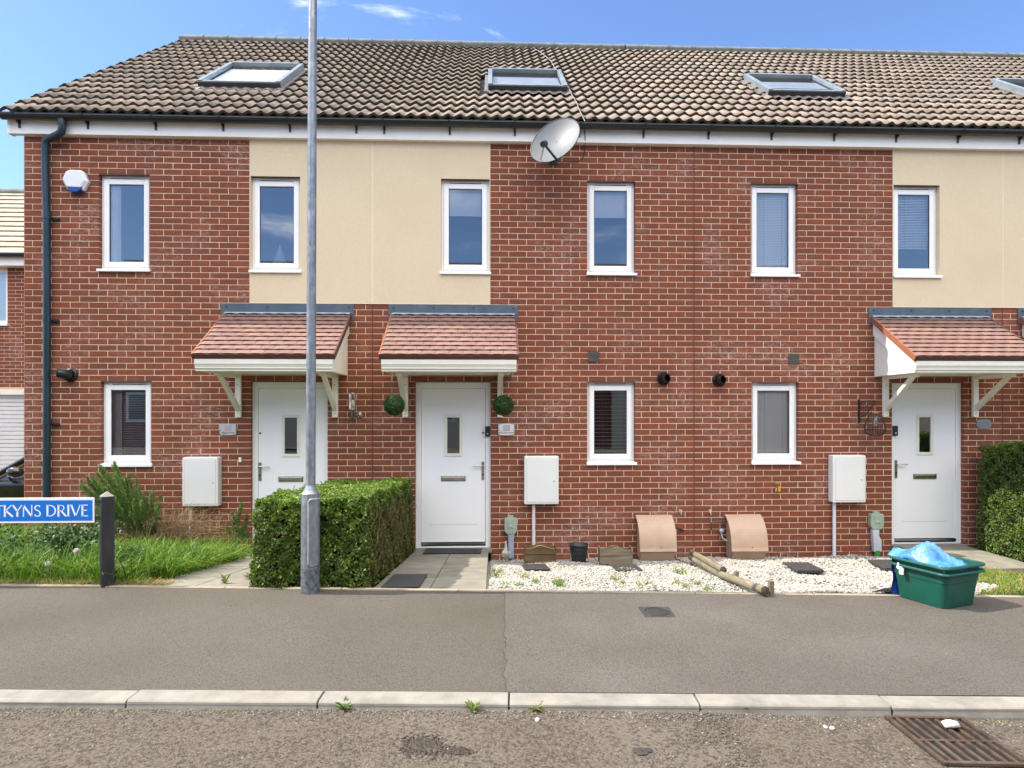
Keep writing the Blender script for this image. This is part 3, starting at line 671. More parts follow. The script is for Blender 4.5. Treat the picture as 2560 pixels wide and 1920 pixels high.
    while x < r1-.1:
        b = MB(); pr2 = [(gy+(gr+.006)*math.cos(math.pi+math.pi*i/n), gz+.004+(gr+.006)*math.sin(math.pi+math.pi*i/n)) for i in range(n+1)]
        b.prism(pr2+[(p[0]*1.0+(gy-p[0])*.06, p[1]+.003) for p in pr2[::-1]], 'x', x-.013, x+.013, 'black_plastic')
        b.box(x-.012, x+.012, -.087, -.076, gz-.135, gz-.01, 'black_plastic'); b.box(x-.006, x+.006, -.135, -.076, gz-.085, gz-.055, 'black_plastic')
        b.build('gutter_bracket', gu); x += .81
    return h
LIGHTS = [(-4.05, -2.92, 1.46, 2.86), (-.06, 1.07, 1.60, 2.77), (3.97, 5.11, 1.60, 2.77), (8.01, 9.15, 1.60, 2.77)]
lights_blinds = [(.0, .9, 'fabric_pale'), (.30, .78, 'fabric_grey'), (.35, .8, 'fabric_grey'), None]
J1, J2, J3 = W(931), W(1735), W(2506); X0 = W(60)
d1 = (W(627), W(819)+.0, True, None); d2 = (W(1038), W(1227), False, W(1219, .05)); d3 = (W(2230), W(2410), True, W(2237, .05))
hA = terraced_house('end brick house at the left whose door stands behind the lamp column', X0, J1,
    [(W(310.5), 3.45, 4.65, 'curtain'), (W(690.5, .03), 3.45, 4.65, 'cone'), (W(315), 1.05, 2.1, 'venetian_back')], d1, (W(624), J1), LIGHTS, 1, W(128)+.0, first=True, near=-6)
hB = terraced_house('middle brick terraced house with the satellite dish and two hanging leaf balls', J1, J2,
    [(W(1163.5, .03), 3.45, 4.65, 'roller'), (W(1528), 3.45, 4.65, 'roller'), (W(1528), 1.05, 2.1, 'venetian_open')], d2, (J1, W(1226)), LIGHTS, 1, J2, near=J1)
hC = terraced_house('brick terraced house right of the middle with the wire cage lantern beside its door', J2, J3,
    [(W(1936), 3.45, 4.65, 'venetian'), (W(2291), 3.45, 4.65, 'venetian_short'), (W(1938), 1.05, 2.1, 'venetian')], d3, (W(2231), J3), LIGHTS, 1, J2, near=J2)
sh = J3-J1; JE = J3+(J2-J1)
hD = terraced_house('brick terraced house cut off by the right edge of the photo, behind the taller hedge', J3, JE,
    [(W(1163.5, .03)+sh, 3.45, 4.65, 'roller'), (W(1528)+sh, 3.45, 4.65, 'none'), (W(1528)+sh, 1.05, 2.1, 'venetian')], (d2[0]+sh, d2[1]+sh, False, None), (J3, W(1226)+sh), LIGHTS, 1, J3, last=True, near=J3)
# the outer skin of the gable end and back
q = MB(); q.add([(X0, .25, -.3), (X0, 8.9, -.3), (X0, 8.9, 5.2), (X0, .25, 5.2)], [(3, 2, 1, 0)], 'opposite_brick'); q.add([(X0, .0, -.3), (X0, .25, -.3), (X0, .25, 5.1), (X0, .0, 5.1)], [(3, 2, 1, 0)], 'opposite_brick')
q.add([(X0, 8.9, -.3), (JE, 8.9, -.3), (JE, 8.9, 5.2), (X0, 8.9, 5.2)], [(0, 1, 2, 3)], 'opposite_brick'); q.build('gable_wall', hA)

# ------------------------------------------------------------------ porch canopies
_cm = {}
def canopy_tile_mesh(k, wd):
    key = (k, round(wd, 3))
    if key in _cm: return _cm[key]
    r = random.Random(k); n = 6; V = []; Fs = []; mi = []; g = .112
    xs = [-wd/2+.0018+(wd-.0036)*i/n for i in range(n+1)]; cam_ = [.0055*math.sin(math.pi*i/n) for i in range(n+1)]
    for x, c in zip(xs, cam_): V.append((x, 0, .014+c))
    for x, c in zip(xs, cam_): V.append((x, g, .002+c*.3))
    for x, c in zip(xs, cam_): V.append((x, .001, -.004))
    for i in range(n): Fs.append((i, i+1, n+2+i, n+1+i)); mi.append(0)
    for i in range(n): Fs.append((2*n+2+i, 2*n+3+i, i+1, i)); mi.append(1)
    me = bpy.data.meshes.new('plain_tile'); me.from_pydata(V, [], Fs); me.materials.append(MATS['canopy_tile']); me.materials.append(MATS['canopy_gap'])
    me.polygons.foreach_set('material_index', mi); me.polygons.foreach_set('use_smooth', [False]*len(mi))
    a = me.attributes.new('tint', 'FLOAT_COLOR', 'FACE'); b = r.uniform(.88, 1.1); c = (b, b*r.uniform(.98, 1.02), b*r.uniform(.96, 1.05), 1)
    for i in range(len(Fs)): a.data[i].color = c
    me.update(); _cm[key] = me; return me
def canopy(label, xc, skip_left_bracket=False):
    P, wd = .90, 1.56; x0, x1 = xc-wd/2, xc+wd/2; o = thing('porch_canopy', label, 'porch canopy', (xc, 0, 2.2), 'tiled porch canopies over the front doors')
    za, zf = 2.945, 2.365; slope = math.atan((za-zf)/P); L_ = P/math.cos(slope); yw = -.004
    M = Matrix.Translation((0, -P, zf)) @ Matrix.Rotation(slope, 4, 'X')
    b = MB()     # body: fascia, cheeks, soffit
    fw0, fw1 = x0+.022, x1-.022; zs = 2.185
    b.prism([(-P+.02, zf-.045), (-P+.018, zf-.10), (-P+.026, zf-.115), (-P+.034, zf-.135), (-P+.034, zf-.150), (-P+.05, zf-.165), (-P+.05, zs), (-P+.09, zs), (-P+.09, zf-.045)], 'x', fw0, fw1, 'grp_cream')
    b.build('fascia', o, fix=True)
    s = MB(); s.box(fw0+.05, fw1-.05, -P+.09, yw, zs-.002, zs+.014, 'grp_cream'); s.build('soffit', o)
    for sd in (0, 1):
        c = MB(); xa = (fw0+.022, fw0+.036) if sd == 0 else (fw1-.036, fw1-.022)
        c.prism([(yw, zs-.012), (yw, za-.05), (-P+.09, zf-.03), (-P+.088, zs-.001)], 'x', xa[0], xa[1], 'grp_cream')
        xb = (fw0+.002, fw0+.0215) if sd == 0 else (fw1-.0215, fw1-.002); q_ = .215
        c.prism([(yw, za-.03-q_), (yw, za-.03), (-P+.088, zf-.030), (-P+.088, zs+.012)], 'x', xb[0], xb[1], 'grp_cream')
        c.build('cheek', o, fix=True, bevel=.003)
        v = MB(); xv = (x0-.004, x0+.012) if sd == 0 else (x1-.012, x1+.004)
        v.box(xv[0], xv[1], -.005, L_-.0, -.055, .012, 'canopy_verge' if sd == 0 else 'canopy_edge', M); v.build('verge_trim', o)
    e = MB(); e.box(x0, x1, -.010, .002, -.052, .004, 'canopy_edge', M)
    for i in range(5):
        xx = x0+.08+i*(wd-.16)/4; e.lathe([(.008, 0), (.006, .004), (0, .005)], 'canopy_edge', 8, M @ Matrix.Translation((xx, -.010, -.02)) @ Matrix.Rotation(R(90), 4, 'X'))
    e.build('eaves_trim', o)
    d = MB(); d.box(x0+.012, x1-.012, .0, L_-.02, -.02, -.006, 'canopy_gap', M); d.build('deck', o)
    rows = 10; g = L_/rows; tw = .1535
    for r_ in range(rows):
        off = 0 if r_ % 2 == 0 else tw*(.45+.1*((r_*7) % 3-1)); x = x0+.012-(tw-off if off else 0)
        x = x0+.012-off
        while x < x1-.02:
            a, bb = max(x, x0+.012), min(x+tw, x1-.012)
            if bb-a > .02:
                t = bpy.data.objects.new('plain_tile', canopy_tile_mesh(random.randrange(9), bb-a)); t.rotation_euler = (slope+random.uniform(-.006, .006), 0, 0)
                link(t, M @ Vector(((a+bb)/2, r_*g, 0)), o)
            x += tw
    fl = MB(); fl.box(x0-.035, x1+.03, -.012, -.002, 2.955, 3.068, 'lead_flashing'); fl.box(x0-.035, x0+.0, -.012, -.002, 2.86, 2.955, 'lead_flashing'); fl.box(x1+.005, x1+.03, -.012, -.002, 2.86, 2.955, 'lead_flashing')
    fl.build('flashing', o)
    n = 60; fr = MB(); V = []
    for i in range(n+1):
        x = x0+.01+(wd-.02)*i/n; c = .007*abs(math.sin(math.pi*(x-x0-.012)/tw)); V.append(M @ Vector((x, L_-.055, .024+c)))
    for i in range(n+1):
        x = x0+.01+(wd-.02)*i/n; V.append((x, -.013, 2.962))
    fr.add(V, [(i, i+1, n+2+i, n+1+i) for i in range(n)], 'lead_light', True); fr.build('flashing_dressing', o)
    for i in range(4):
        xx = x0+.03+i*(wd-.06)/3; bt = MB(); bt.lathe([(.011, 0), (.010, .006), (.004, .011), (0, .011)], 'steel_dark', 10, Matrix.Translation((xx, -.012, 3.03)) @ Matrix.Rotation(R(90), 4, 'X')); bt.build('bolt', o)
    for bx in (xc-.60, xc+.585):
        k = MB(); hw = .035
        k.box(bx-hw, bx+hw, -.045, yw, 1.655, zs-.002, 'grp_cream'); k.box(bx-hw*.9, bx+hw*.9, -.66, -.045, zs-.045, zs-.003, 'grp_cream')
        k.prism([(-.045, 1.80), (-.045, 1.73), (-.60, zs-.045), (-.53, zs-.045)], 'x', bx-.025, bx+.025, 'grp_cream')
        br = k.build('bracket', o, bevel=.003)
        sc = MB()
        for zz in (1.70, 2.06): sc.lathe([(.008, 0), (.005, .004), (0, .004)], 'pewter', 8, Matrix.Translation((bx, -.045, zz)) @ Matrix.Rotation(R(90), 4, 'X'))
        sc.build('screw', br)
    return o
cA = canopy('tiled porch canopy with cream brackets over the door behind the lamp column', W(561)+.78)
cB = canopy('tiled porch canopy over the middle door, with two leaf balls hanging below it', W(978)+.78)
cC = canopy('tiled porch canopy at the right, over the door beside the wire cage lantern', W(2177)+.78)
cD = canopy('tiled porch canopy almost wholly cut off by the right edge of the photo', W(978)+.78+sh)

# ------------------------------------------------------------------ ground: garden, pavement, kerb, road
xs = list(np.arange(-16, 14.01, .25))
def sheet_cam(name, x0, x1, w0, w1, zf, mat, nx=40, nw=8, wfun=None):
    V = []; Fs = []
    for i in range(nx+1):
        xc = x0+(x1-x0)*i/nx
        for j in range(nw+1):
            wa, wb = (w0, w1) if wfun is None else wfun(xc)
            wd = wa+(wb-wa)*j/nw; X, Y = c2w(xc, wd); V.append((X, Y, zf(X, Y)))
    Fs = [(i*(nw+1)+j, (i+1)*(nw+1)+j, (i+1)*(nw+1)+j+1, i*(nw+1)+j+1) for i in range(nx) for j in range(nw)]
    return tag(bulk(name, V, Fs, mat, smooth=True), kind='structure')
we = lambda xc: 5.156-.0155*(xc+4.1)
pv = sheet_cam('pavement', -14, 14, 0, 0, zpav, 'asphalt_pavement', 60, 10, lambda xc: (3.262, we(xc)-.0))
def upst(xc): return .026+.030*max(0, min(1, (xc-.9)/1.0))+.008*max(0, min(1, (-xc-.5)/2))
def zroad(X, Y):
    xc, wd = w2c(X, Y); Xk, Yk = c2w(xc, 3.14); return zpav(Xk, Yk)-upst(xc)+.025*(3.14-wd) if wd > .5 else zpav(Xk, Yk)-upst(xc)+.025*2.64
sheet_cam('road', -16, 16, -3.2, 3.15, zroad, 'asphalt_road', 60, 16)
patch = sheet_cam('pavement_patch', 0, 0, 0, 0, lambda X, Y: zpav(X, Y)+.003, 'asphalt_patch', 1, 1) if False else None
V = []; Fs = []; nn = 40
for j in range(nn+1):
    wd = 3.27+(we(0)-3.29)*j/nn; v_ = YH+F*1.425/wd; u0 = 1262+(4*math.sin(j*.9)+3*math.sin(j*2.3))*(1 if wd < 4.2 else .15)
    xa = (u0-CX)/F*wd
    for i in range(9): X, Y = c2w(xa+(13-xa)*i/8, wd if i < 1 else 3.27+(we(xa+(13-xa)*i/8)-3.29)*j/nn); V.append((X, Y, zpav(X, Y)+.004))
Fs = [(j*9+i, j*9+i+1, (j+1)*9+i+1, (j+1)*9+i) for j in range(nn) for i in range(8)]
tag(bulk('pavement_relaid', V, Fs, 'asphalt_patch', smooth=True), kind='structure')
q = MB()
for j in range(nn):
    (xa, ya, za), (xb, yb, zb) = V[j*9], V[(j+1)*9]; q.add([(xa-.002, ya, za+.001), (xa+.0015, ya, za+.001), (xb+.0015, yb, zb+.001), (xb-.002, yb, zb+.001)], [(0, 1, 2, 3)], 'tar_dark')
tag(q.build('pavement_seam'), kind='structure')
# the wide ground to the horizon, below everything
q = MB(); q.add([(-400, -400, -.6), (400, -400, -.6), (400, 400, -.6), (-400, 400, -.6)], [(0, 1, 2, 3)], 'soil'); tag(q.build('ground'), kind='structure')
sheet_cam('far_pavement', -16, 16, -5.2, -3.2, lambda X, Y: zpav(X, -6.0)+.02, 'asphalt_pavement', 20, 2)
# kerb
kb = bpy.data.objects.new('kerb', None); link(kb, (0, *c2w(0, 3.2)[1:], .3)); tag(kb, kind='structure')
for j in range(-7, 9):
    a, b = -.0455+.912*j+.004, -.0455+.912*(j+1)-.004; m = MB(); jit = random.uniform(-.003, .003)
    for (xa, xb) in ((a, b),):
        V = []
        for xc in (a, b):
            Xk, Yk = c2w(xc, 3.2); zt = zpav(Xk, Yk)+.004+jit; zb_ = zt-.30
            for (wd, z) in ((3.262, zb_), (3.262, zt), (3.152, zt-.001), (3.143, zt-.009), (3.136, zt-.05), (3.132, zb_)):
                X, Y = c2w(xc, wd); V.append((X, Y, z))
        m.add(V, [(i, (i+1) % 6, 6+(i+1) % 6, 6+i) for i in range(6)]+[(5, 4, 3, 2, 1, 0), (6, 7, 8, 9, 10, 11)], 'kerb_concrete')
    m.build('kerb_stone', kb, bevel=.004, fix=True)
q = MB()
V = [(*c2w(xc, wd), zpav(*c2w(xc, 3.2))-.012) for xc in (-7, 7) for wd in (3.14, 3.262)]; q.add(V, [(0, 1, 3, 2)], 'tar_dark'); q.build('kerb_joint_fill', kb)
# garden bed sheet from the edging to the wall
ysn = 14
def bed(name, xa, xb, zw, mat, y1=0.0, dz=0.0, bump=0, n=40):
    V = []; 
    for i in range(n+1):
        X = xa+(xb-xa)*i/n; ye = yedge(X)
        for j in range(ysn+1):
            Y = ye+(y1-ye)*j/ysn; V.append((X, Y, zgard(X, Y, zw)+dz+(random.uniform(-bump, bump) if bump else 0)))
    Fs = [(i*(ysn+1)+j, (i+1)*(ysn+1)+j, (i+1)*(ysn+1)+j+1, i*(ysn+1)+j+1) for i in range(n) for j in range(ysn)]
    return tag(bulk(name, V, Fs, mat, smooth=True), kind='structure')
bed('garden_soil', -14, -.95, -.10, 'soil', dz=-.045); bed('gravel_bed', -.05, 5.2, -.15, 'gravel_bed', dz=-.012)
bed('garden_soil', 5.2, 13, -.10, 'soil', dz=-.05); bed('garden_soil', -.95, -.05, -.2, 'soil', dz=-.05)
# side yard beyond the gable
q = MB(); q.add([(-40, 0.0, -.16), (X0, 0.0, -.16), (X0, 30, -.3), (-40, 30, -.3)], [(0, 1, 2, 3)], 'asphalt_pavement'); tag(q.build('driveway'), kind='structure')
# edging strip along the gardens
ed = bpy.data.objects.new('garden_edging', None); link(ed, (0, yedge(0), .35)); tag(ed, kind='structure')
X = -13.0
while X < 12:
    Xe = X+.91; V = []
    for xx in (X+.003, Xe-.003):
        ye = yedge(xx); z = zpav(xx, ye)+.008
        for (yy, zz_) in ((ye-.006, z-.15), (ye-.006, z), (ye+.044, z), (ye+.044, z-.15)): V.append((xx, yy, zz_))
    m = MB(); m.add(V, [(0, 1, 5, 4), (1, 2, 6, 5), (2, 3, 7, 6), (0, 3, 2, 1), (4, 5, 6, 7)], 'edging'); m.build('edging_stone', ed, bevel=.004, fix=True); X = Xe
# paths of paving slabs
def path(name, xa, zf, rows_end=None, mat='slab_concrete', jx=None, sides=True, length=None):
    p = bpy.data.objects.new(name, None); link(p, (xa+.45, -1.5, .1)); tag(p, kind='structure')
    ye = yedge(xa+.45)+.046; base = MB(); n = 8
    ys = [-.055+(ye+.055)*i/n for i in range(n+1)]
    for i in range(n):
        a, b = ys[i], ys[i+1]
        base.hexa([(xa+.003, b, zf(xa, b)-.4), (xa+.897, b, zf(xa, b)-.4), (xa+.897, a, zf(xa, a)-.4), (xa+.003, a, zf(xa, a)-.4),
                   (xa+.003, b, zf(xa, b)-.022), (xa+.897, b, zf(xa, b)-.022), (xa+.897, a, zf(xa, a)-.022), (xa+.003, a, zf(xa, a)-.022)], 'slab_joint')
    base.build('bedding', p)
    y = -.055; r_ = 0
    while y > ye+.05:
        y2 = max(y-.6, ye)
        for c in range(2):
            x_0, x_1 = xa+.45*c+.003, xa+.45*(c+1)-.003; a, b = y-.006, y2+.006; t = random.uniform(-.003, .003); m = MB()
            m.hexa([(x_0, b, zf(x_0, b)-.05), (x_1, b, zf(x_1, b)-.05), (x_1, a, zf(x_1, a)-.05), (x_0, a, zf(x_0, a)-.05),
                    (x_0, b, zf(x_0, b)+t), (x_1, b, zf(x_1, b)+t), (x_1, a, zf(x_1, a)+t), (x_0, a, zf(x_0, a)+t)], mat)
            s = m.build('paving_slab', p, bevel=.004); at = s.data.attributes.new('tint', 'FLOAT_COLOR', 'FACE'); k = random.uniform(.88, 1.08)
            for f_ in at.data: f_.color = (k, k, k*.98, 1)
        y = y2; r_ += 1
    return p
zp2 = lambda X, Y: zgard(X, Y, 0.0)-.008*0
path('path', -2.82, zp2); path('path', -.945, zp2)
def zp3(X, Y):
    ye = yedge(X); return 0.0 if Y > -1.9 else (zpav(X, ye))*(Y+1.9)/(ye+1.9)
path('path', 5.20, zp3)

# ------------------------------------------------------------------ gravel, grass, hedges, plants
ICO = None
def ico():
    bm = bmesh.new(); bmesh.ops.create_icosphere(bm, subdivisions=1, radius=1); V = np.array([v.co[:] for v in bm.verts]); Fs = np.array([[v.index for v in f.verts] for f in bm.faces]); bm.free(); return V, Fs
IV, IF = ico()
def pebbles(name, pts, size, mat, cols, flat=.6, size_j=.4):
    n = len(pts); pts = np.asarray(pts)
    s = size*(1+rng.uniform(-size_j, size_j, n)); A = rng.uniform(0, 2*np.pi, n); ti = rng.uniform(-.5, .5, n)
    V = np.repeat(IV[None], n, 0)*(1+rng.uniform(-.22, .22, (n, len(IV), 1)))
    V = V*np.stack([s*rng.uniform(.8, 1.3, n), s*rng.uniform(.7, 1, n), s*flat*rng.uniform(.8, 1.2, n)], 1)[:, None, :]
    y, z = V[:, :, 1].copy(), V[:, :, 2].copy(); ct, st = np.cos(ti)[:, None], np.sin(ti)[:, None]; V[:, :, 1] = y*ct-z*st; V[:, :, 2] = y*st+z*ct
    x, y = V[:, :, 0].copy(), V[:, :, 1].copy(); c, s2 = np.cos(A)[:, None], np.sin(A)[:, None]; V[:, :, 0] = x*c-y*s2; V[:, :, 1] = x*s2+y*c
    V += pts[:, None, :]
    Fs = IF[None]+np.arange(n)[:, None, None]*len(IV)
    ci = rng.integers(0, len(cols), n); C = np.array(cols)[ci]*(1+rng.uniform(-.15, .15, (n, 1)))
    return bulk(name, V.reshape(-1, 3), Fs.reshape(-1, 3), mat, tints=np.repeat(C, len(IF), 0), smooth=True)
GC = [(1, 1, 1), (1.05, 1.03, .98), (.9, .88, .85), (1.05, 1, .9), (.8, .78, .74), (1.0, .93, .80)]
GC2 = [(1, .97, .92), (.98, .89, .78), (.82, .76, .70), (1.05, 1.03, .98), (.66, .64, .62), (.98, .88, .78), (1.05, 1, .94), (1.05, 1.03, 1.0)]
# log line between the two gravel beds
LG0 = GP(1716, 1392, lambda X, Y: zgard(X, Y, -.05)); LG1 = GP(1918, 1474, lambda X, Y: zgard(X, Y, -.05)+.03)
def log_x(Y): return LG0[0]+(LG1[0]-LG0[0])*(Y-LG0[1])/(LG1[1]-LG0[1])
def scatter(n, xa, xb, test, zw=-.15, mound=True):
    P = []
    while len(P) < n:
        X = rng.uniform(xa, xb); Y = rng.uniform(yedge(X)+.05, -.005)
        if test(X, Y):
            z = zgard(X, Y, zw)+.018*math.sin(X*5+1)*math.sin(Y*4+X)+rng.uniform(-.008, .010); P.append((X, Y, z))
    return P
in_patch = lambda X, Y: (X > 4.0+.55*(Y+3.15)+.15*math.sin(Y*6)) and Y < -1.25 and X > 3.7
g1 = pebbles('white_gravel', scatter(21000, -.02, 3.6, lambda X, Y: X < log_x(Y)-.03), .0118, 'gravel_white', GC); tag(g1, kind='stuff')
g2 = pebbles('pale_cobble_gravel', scatter(12500, 2.0, 5.19, lambda X, Y: X > log_x(Y)+.03 and not in_patch(X, Y), -.145), .0155, 'gravel_white', GC2); tag(g2, kind='stuff')
def blades(name, P, h, hj, wd, lean, cols, mat='grass_blade', wind=(.3, 0)):
    n = len(P); P = np.asarray(P); H = h*(1+rng.uniform(-hj, hj, n)); a = rng.uniform(0, 2*np.pi, n); L1 = lean*rng.uniform(.2, 1.4, n)
    dx, dy = np.cos(a)*L1+wind[0]*rng.uniform(0, 1, n), np.sin(a)*L1+wind[1]; b = rng.uniform(0, np.pi, n); wx, wy = np.cos(b)*wd, np.sin(b)*wd
    V = np.zeros((n, 7, 3))
    for i, (t, ww) in enumerate(((0, 1.), (.4, .9), (.75, .6))):
        bend = t**1.9
        px = P[:, 0]+dx*H*bend; py = P[:, 1]+dy*H*bend; pz = P[:, 2]+H*(t-.33*bend*np.minimum(1, np.hypot(dx, dy)))
        V[:, 2*i] = np.stack([px-wx*ww, py-wy*ww, pz], 1); V[:, 2*i+1] = np.stack([px+wx*ww, py+wy*ww, pz], 1)
    V[:, 6] = np.stack([P[:, 0]+dx*H, P[:, 1]+dy*H, P[:, 2]+H*(1-.42*np.minimum(1.3, np.hypot(dx, dy)))], 1)
    T = np.array([(0, 1, 3), (0, 3, 2), (2, 3, 5), (2, 5, 4), (4, 5, 6)]); Fs = T[None]+np.arange(n)[:, None, None]*7
    C = np.array(cols)[rng.integers(0, len(cols), n)]*(1+rng.uniform(-.2, .2, (n, 1)))
    return bulk(name, V.reshape(-1, 3), Fs.reshape(-1, 3), mat, tints=np.repeat(C, 5, 0))
GR = [(.20, .34, .03), (.07, .16, .010), (.12, .24, .014), (.05, .11, .010), (.17, .28, .025), (.03, .075, .008), (.24, .30, .05), (.09, .20, .012)]
DRY = [(.42, .32, .12), (.36, .25, .11), (.30, .24, .09), (.20, .26, .06)]
def ptsA(n, ya, yb, xa=-9, xb=-2.86, zw=-.05, clump=None):
    P = []
    while len(P) < n:
        X = rng.uniform(xa, xb); ye = yedge(X); f = rng.uniform(ya, yb); Y = ye*f+.05*(f > .95)
        if clump and rng.uniform() > .12+.88*(.5+.5*math.sin(X*4.3+2*math.sin(Y*5))*math.cos(Y*6+X)): continue
        P.append((X, Y, zgard(X, Y, zw)-.01))
    return P
tag(blades('long_grass', ptsA(24000, .06, .985, clump=True), .27, .5, .0046, .9, GR), kind='stuff')
tag(blades('short_grass', ptsA(16000, .82, 1.0), .075, .5, .0028, .9, GR+GR+DRY[:2]), kind='stuff')
tag(blades('dry_grass', ptsA(7500, .955, 1.005), .06, .5, .0026, 1.2, DRY), kind='stuff')
tag(blades('dry_grass', [p for p in ptsA(2600, .9, 1.0, -4.2, -2.6)], .055, .5, .0026, 1.3, DRY), kind='stuff')
tag(blades('overhanging_grass', [(x_, y_, z_) for x_, y_, z_ in ptsA(1700, .3, .85, -3.2, -2.74)], .26, .35, .0045, .9, GR, wind=(.9, -.1)), kind='stuff')
P = []
while len(P) < 9000:
    X = rng.uniform(3.7, 5.18); Y = rng.uniform(yedge(X)+.05, -.8)
    if in_patch(X, Y): P.append((X, Y, zgard(X, Y, -.13)))
tag(blades('lawn_patch', P, .042, .5, .0025, 1.0, GR+DRY), kind='stuff')
P = []
while len(P) < 5000:
    X = rng.uniform(6.12, 9); Y = rng.uniform(yedge(X)+.05, -.1); P.append((X, Y, zgard(X, Y, -.1)-.02))
tag(blades('short_grass', P, .06, .5, .0028, 1.0, GR), kind='stuff')
def leaves(name, P, Nn, size, cols, parent=None, spread=.9, mat='leaf', asp=.55):
    n = len(P); P = np.asarray(P); Nn = np.asarray(Nn)+rng.normal(0, spread, (n, 3)); Nn /= np.linalg.norm(Nn, axis=1)[:, None]+1e-9
    r = rng.normal(0, 1, (n, 3)); a = np.cross(Nn, r); a /= np.linalg.norm(a, axis=1)[:, None]; b = np.cross(Nn, a)
    s = (size*(1+rng.uniform(-.4, .4, n)))[:, None]; fold = Nn*s*.25
    V = np.stack([P-a*s, P+b*s*asp-fold*0+Nn*s*.12, P+a*s, P-b*s*asp+Nn*s*.12], 1)
    Fs = (np.array([[0, 1, 2], [0, 2, 3]])[None]+np.arange(n)[:, None, None]*4).reshape(-1, 3)
    C = np.array(cols)[rng.integers(0, len(cols), n)]*(1+rng.uniform(-.25, .25, (n, 1)))
    return bulk(name, V.reshape(-1, 3), Fs, mat, parent, np.repeat(C, 2, 0), origin=tuple(WL[parent.name]) if parent else (0, 0, 0))
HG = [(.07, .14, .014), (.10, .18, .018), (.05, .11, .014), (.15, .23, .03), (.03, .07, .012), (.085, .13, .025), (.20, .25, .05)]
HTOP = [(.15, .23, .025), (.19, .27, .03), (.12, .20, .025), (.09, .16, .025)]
HBR = [(.11, .075, .022), (.17, .12, .035), (.08, .06, .018), (.12, .13, .03), (.06, .09, .018)]
def lump(x, y, z): return .020*math.sin(x*9+z*5)*math.cos(y*8+z*7)+.016*math.sin(x*21+y*17+z*19)+.012*math.sin(x*37-z*31+y*29)
def hedge(label, xa, xb, ya, yb, zb0, zt, nfront, brown_right=True, dens=1.0):
    """zb0(X,Y) ground, zt(X,Y) top"""
    o = thing('hedge', label, 'hedge', ((xa+xb)/2, (ya+yb)/2, zb0((xa+xb)/2, (ya+yb)/2)))
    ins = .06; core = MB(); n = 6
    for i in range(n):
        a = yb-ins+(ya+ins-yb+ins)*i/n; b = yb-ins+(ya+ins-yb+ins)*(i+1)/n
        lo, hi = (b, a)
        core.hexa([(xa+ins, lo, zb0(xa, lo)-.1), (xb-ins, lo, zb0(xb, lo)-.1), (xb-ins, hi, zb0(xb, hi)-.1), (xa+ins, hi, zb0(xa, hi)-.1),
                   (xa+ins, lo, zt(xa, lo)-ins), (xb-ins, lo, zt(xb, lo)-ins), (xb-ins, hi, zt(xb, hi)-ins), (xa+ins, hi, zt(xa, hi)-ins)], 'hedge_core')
    core.build('shaded_core', o)  # solid near-black core: the shade between the leaves is put into its colour
    P, Nn, B, BN, Tt, TN = [], [], [], [], [], []
    def put(X, Y, Z, nx, ny, nz_, brown=0):
        if nz_ < .5 and math.sin(X*29+Z*23+Y*11)*math.sin(X*13-Z*31+Y*27+1.3) > .55 and rng.uniform() < .75: return
        dz = lump(X, Y, Z)*(.45 if nz_ > .5 else 1)-abs(rng.normal(0, .022)); p = (X+nx*dz, Y+ny*dz, Z+nz_*dz)
        zrel = (zt(X, Y)-Z)
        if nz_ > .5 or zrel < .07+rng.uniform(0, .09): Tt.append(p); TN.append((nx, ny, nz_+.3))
        elif rng.uniform() < brown: B.append(p); BN.append((nx, ny, nz_))
        else: P.append(p); Nn.append((nx, ny, nz_))
    hh = .72
    for _ in range(int(nfront*dens)):                     # front
        X = rng.uniform(xa, xb); z0 = zb0(X, ya); z1_ = zt(X, ya); t = rng.uniform(0, 1); Z = z0+(z1_-z0)*t
        flare = .035*(1-t); X2 = X+(X-(xa+xb)/2)*flare*2; put(X2, ya-flare, Z, 0, -1, 0, .04+.25*(t < .12))
    nside = int(nfront*dens*(yb-ya)/(xb-xa))
    for _ in range(nside):
        Y = rng.uniform(ya, yb); t = rng.uniform(0, 1); Z = zb0(xb, Y)+(zt(xb, Y)-zb0(xb, Y))*t
        pb = (.68 if .1 < (Y-ya)/(yb-ya) else .5)*(1 if t < .75 else .45) if brown_right else .03
        put(xb+.03*(1-t), Y, Z, 1, 0, 0, pb)
    for _ in range(int(nside*(.6 if brown_right else 1.0))):
        Y = rng.uniform(ya, yb); t = rng.uniform(0, 1); Z = zb0(xa, Y)+(zt(xa, Y)-zb0(xa, Y))*t; put(xa-.03*(1-t), Y, Z, -1, 0, 0, .03)
    for _ in range(int(nfront*dens*(yb-ya)/hh)):
        X, Y = rng.uniform(xa, xb), rng.uniform(ya, yb); put(X, Y, zt(X, Y)+rng.uniform(-.005, .02), 0, 0, 1)
    for _ in range(70):                                   # stray shoots above the clipped faces
        X, Y = rng.uniform(xa, xb), rng.uniform(ya, yb); Z = zt(X, Y); L1 = rng.uniform(.02, .075); dx_ = rng.uniform(-.02, .02)
        if rng.uniform() < .35: X, Z, dx_ = xb if rng.uniform() < .5 else xa, zb0(X, Y)+rng.uniform(.3, .95)*(Z-zb0(X, Y)), .0
        for k in range(7): Tt.append((X+dx_*k/6+rng.normal(0, .006), Y+rng.normal(0, .006), Z+L1*k/6)); TN.append((0, 0, 1))
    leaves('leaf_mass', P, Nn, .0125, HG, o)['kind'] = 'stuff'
    leaves('top_leaf_mass', Tt, TN, .012, HTOP, o)['kind'] = 'stuff'  # lighter greens for the top, the upper edge and the stray shoots
    if B: leaves('dead_leaf_mass', B, BN, .0125, HBR, o)['kind'] = 'stuff'
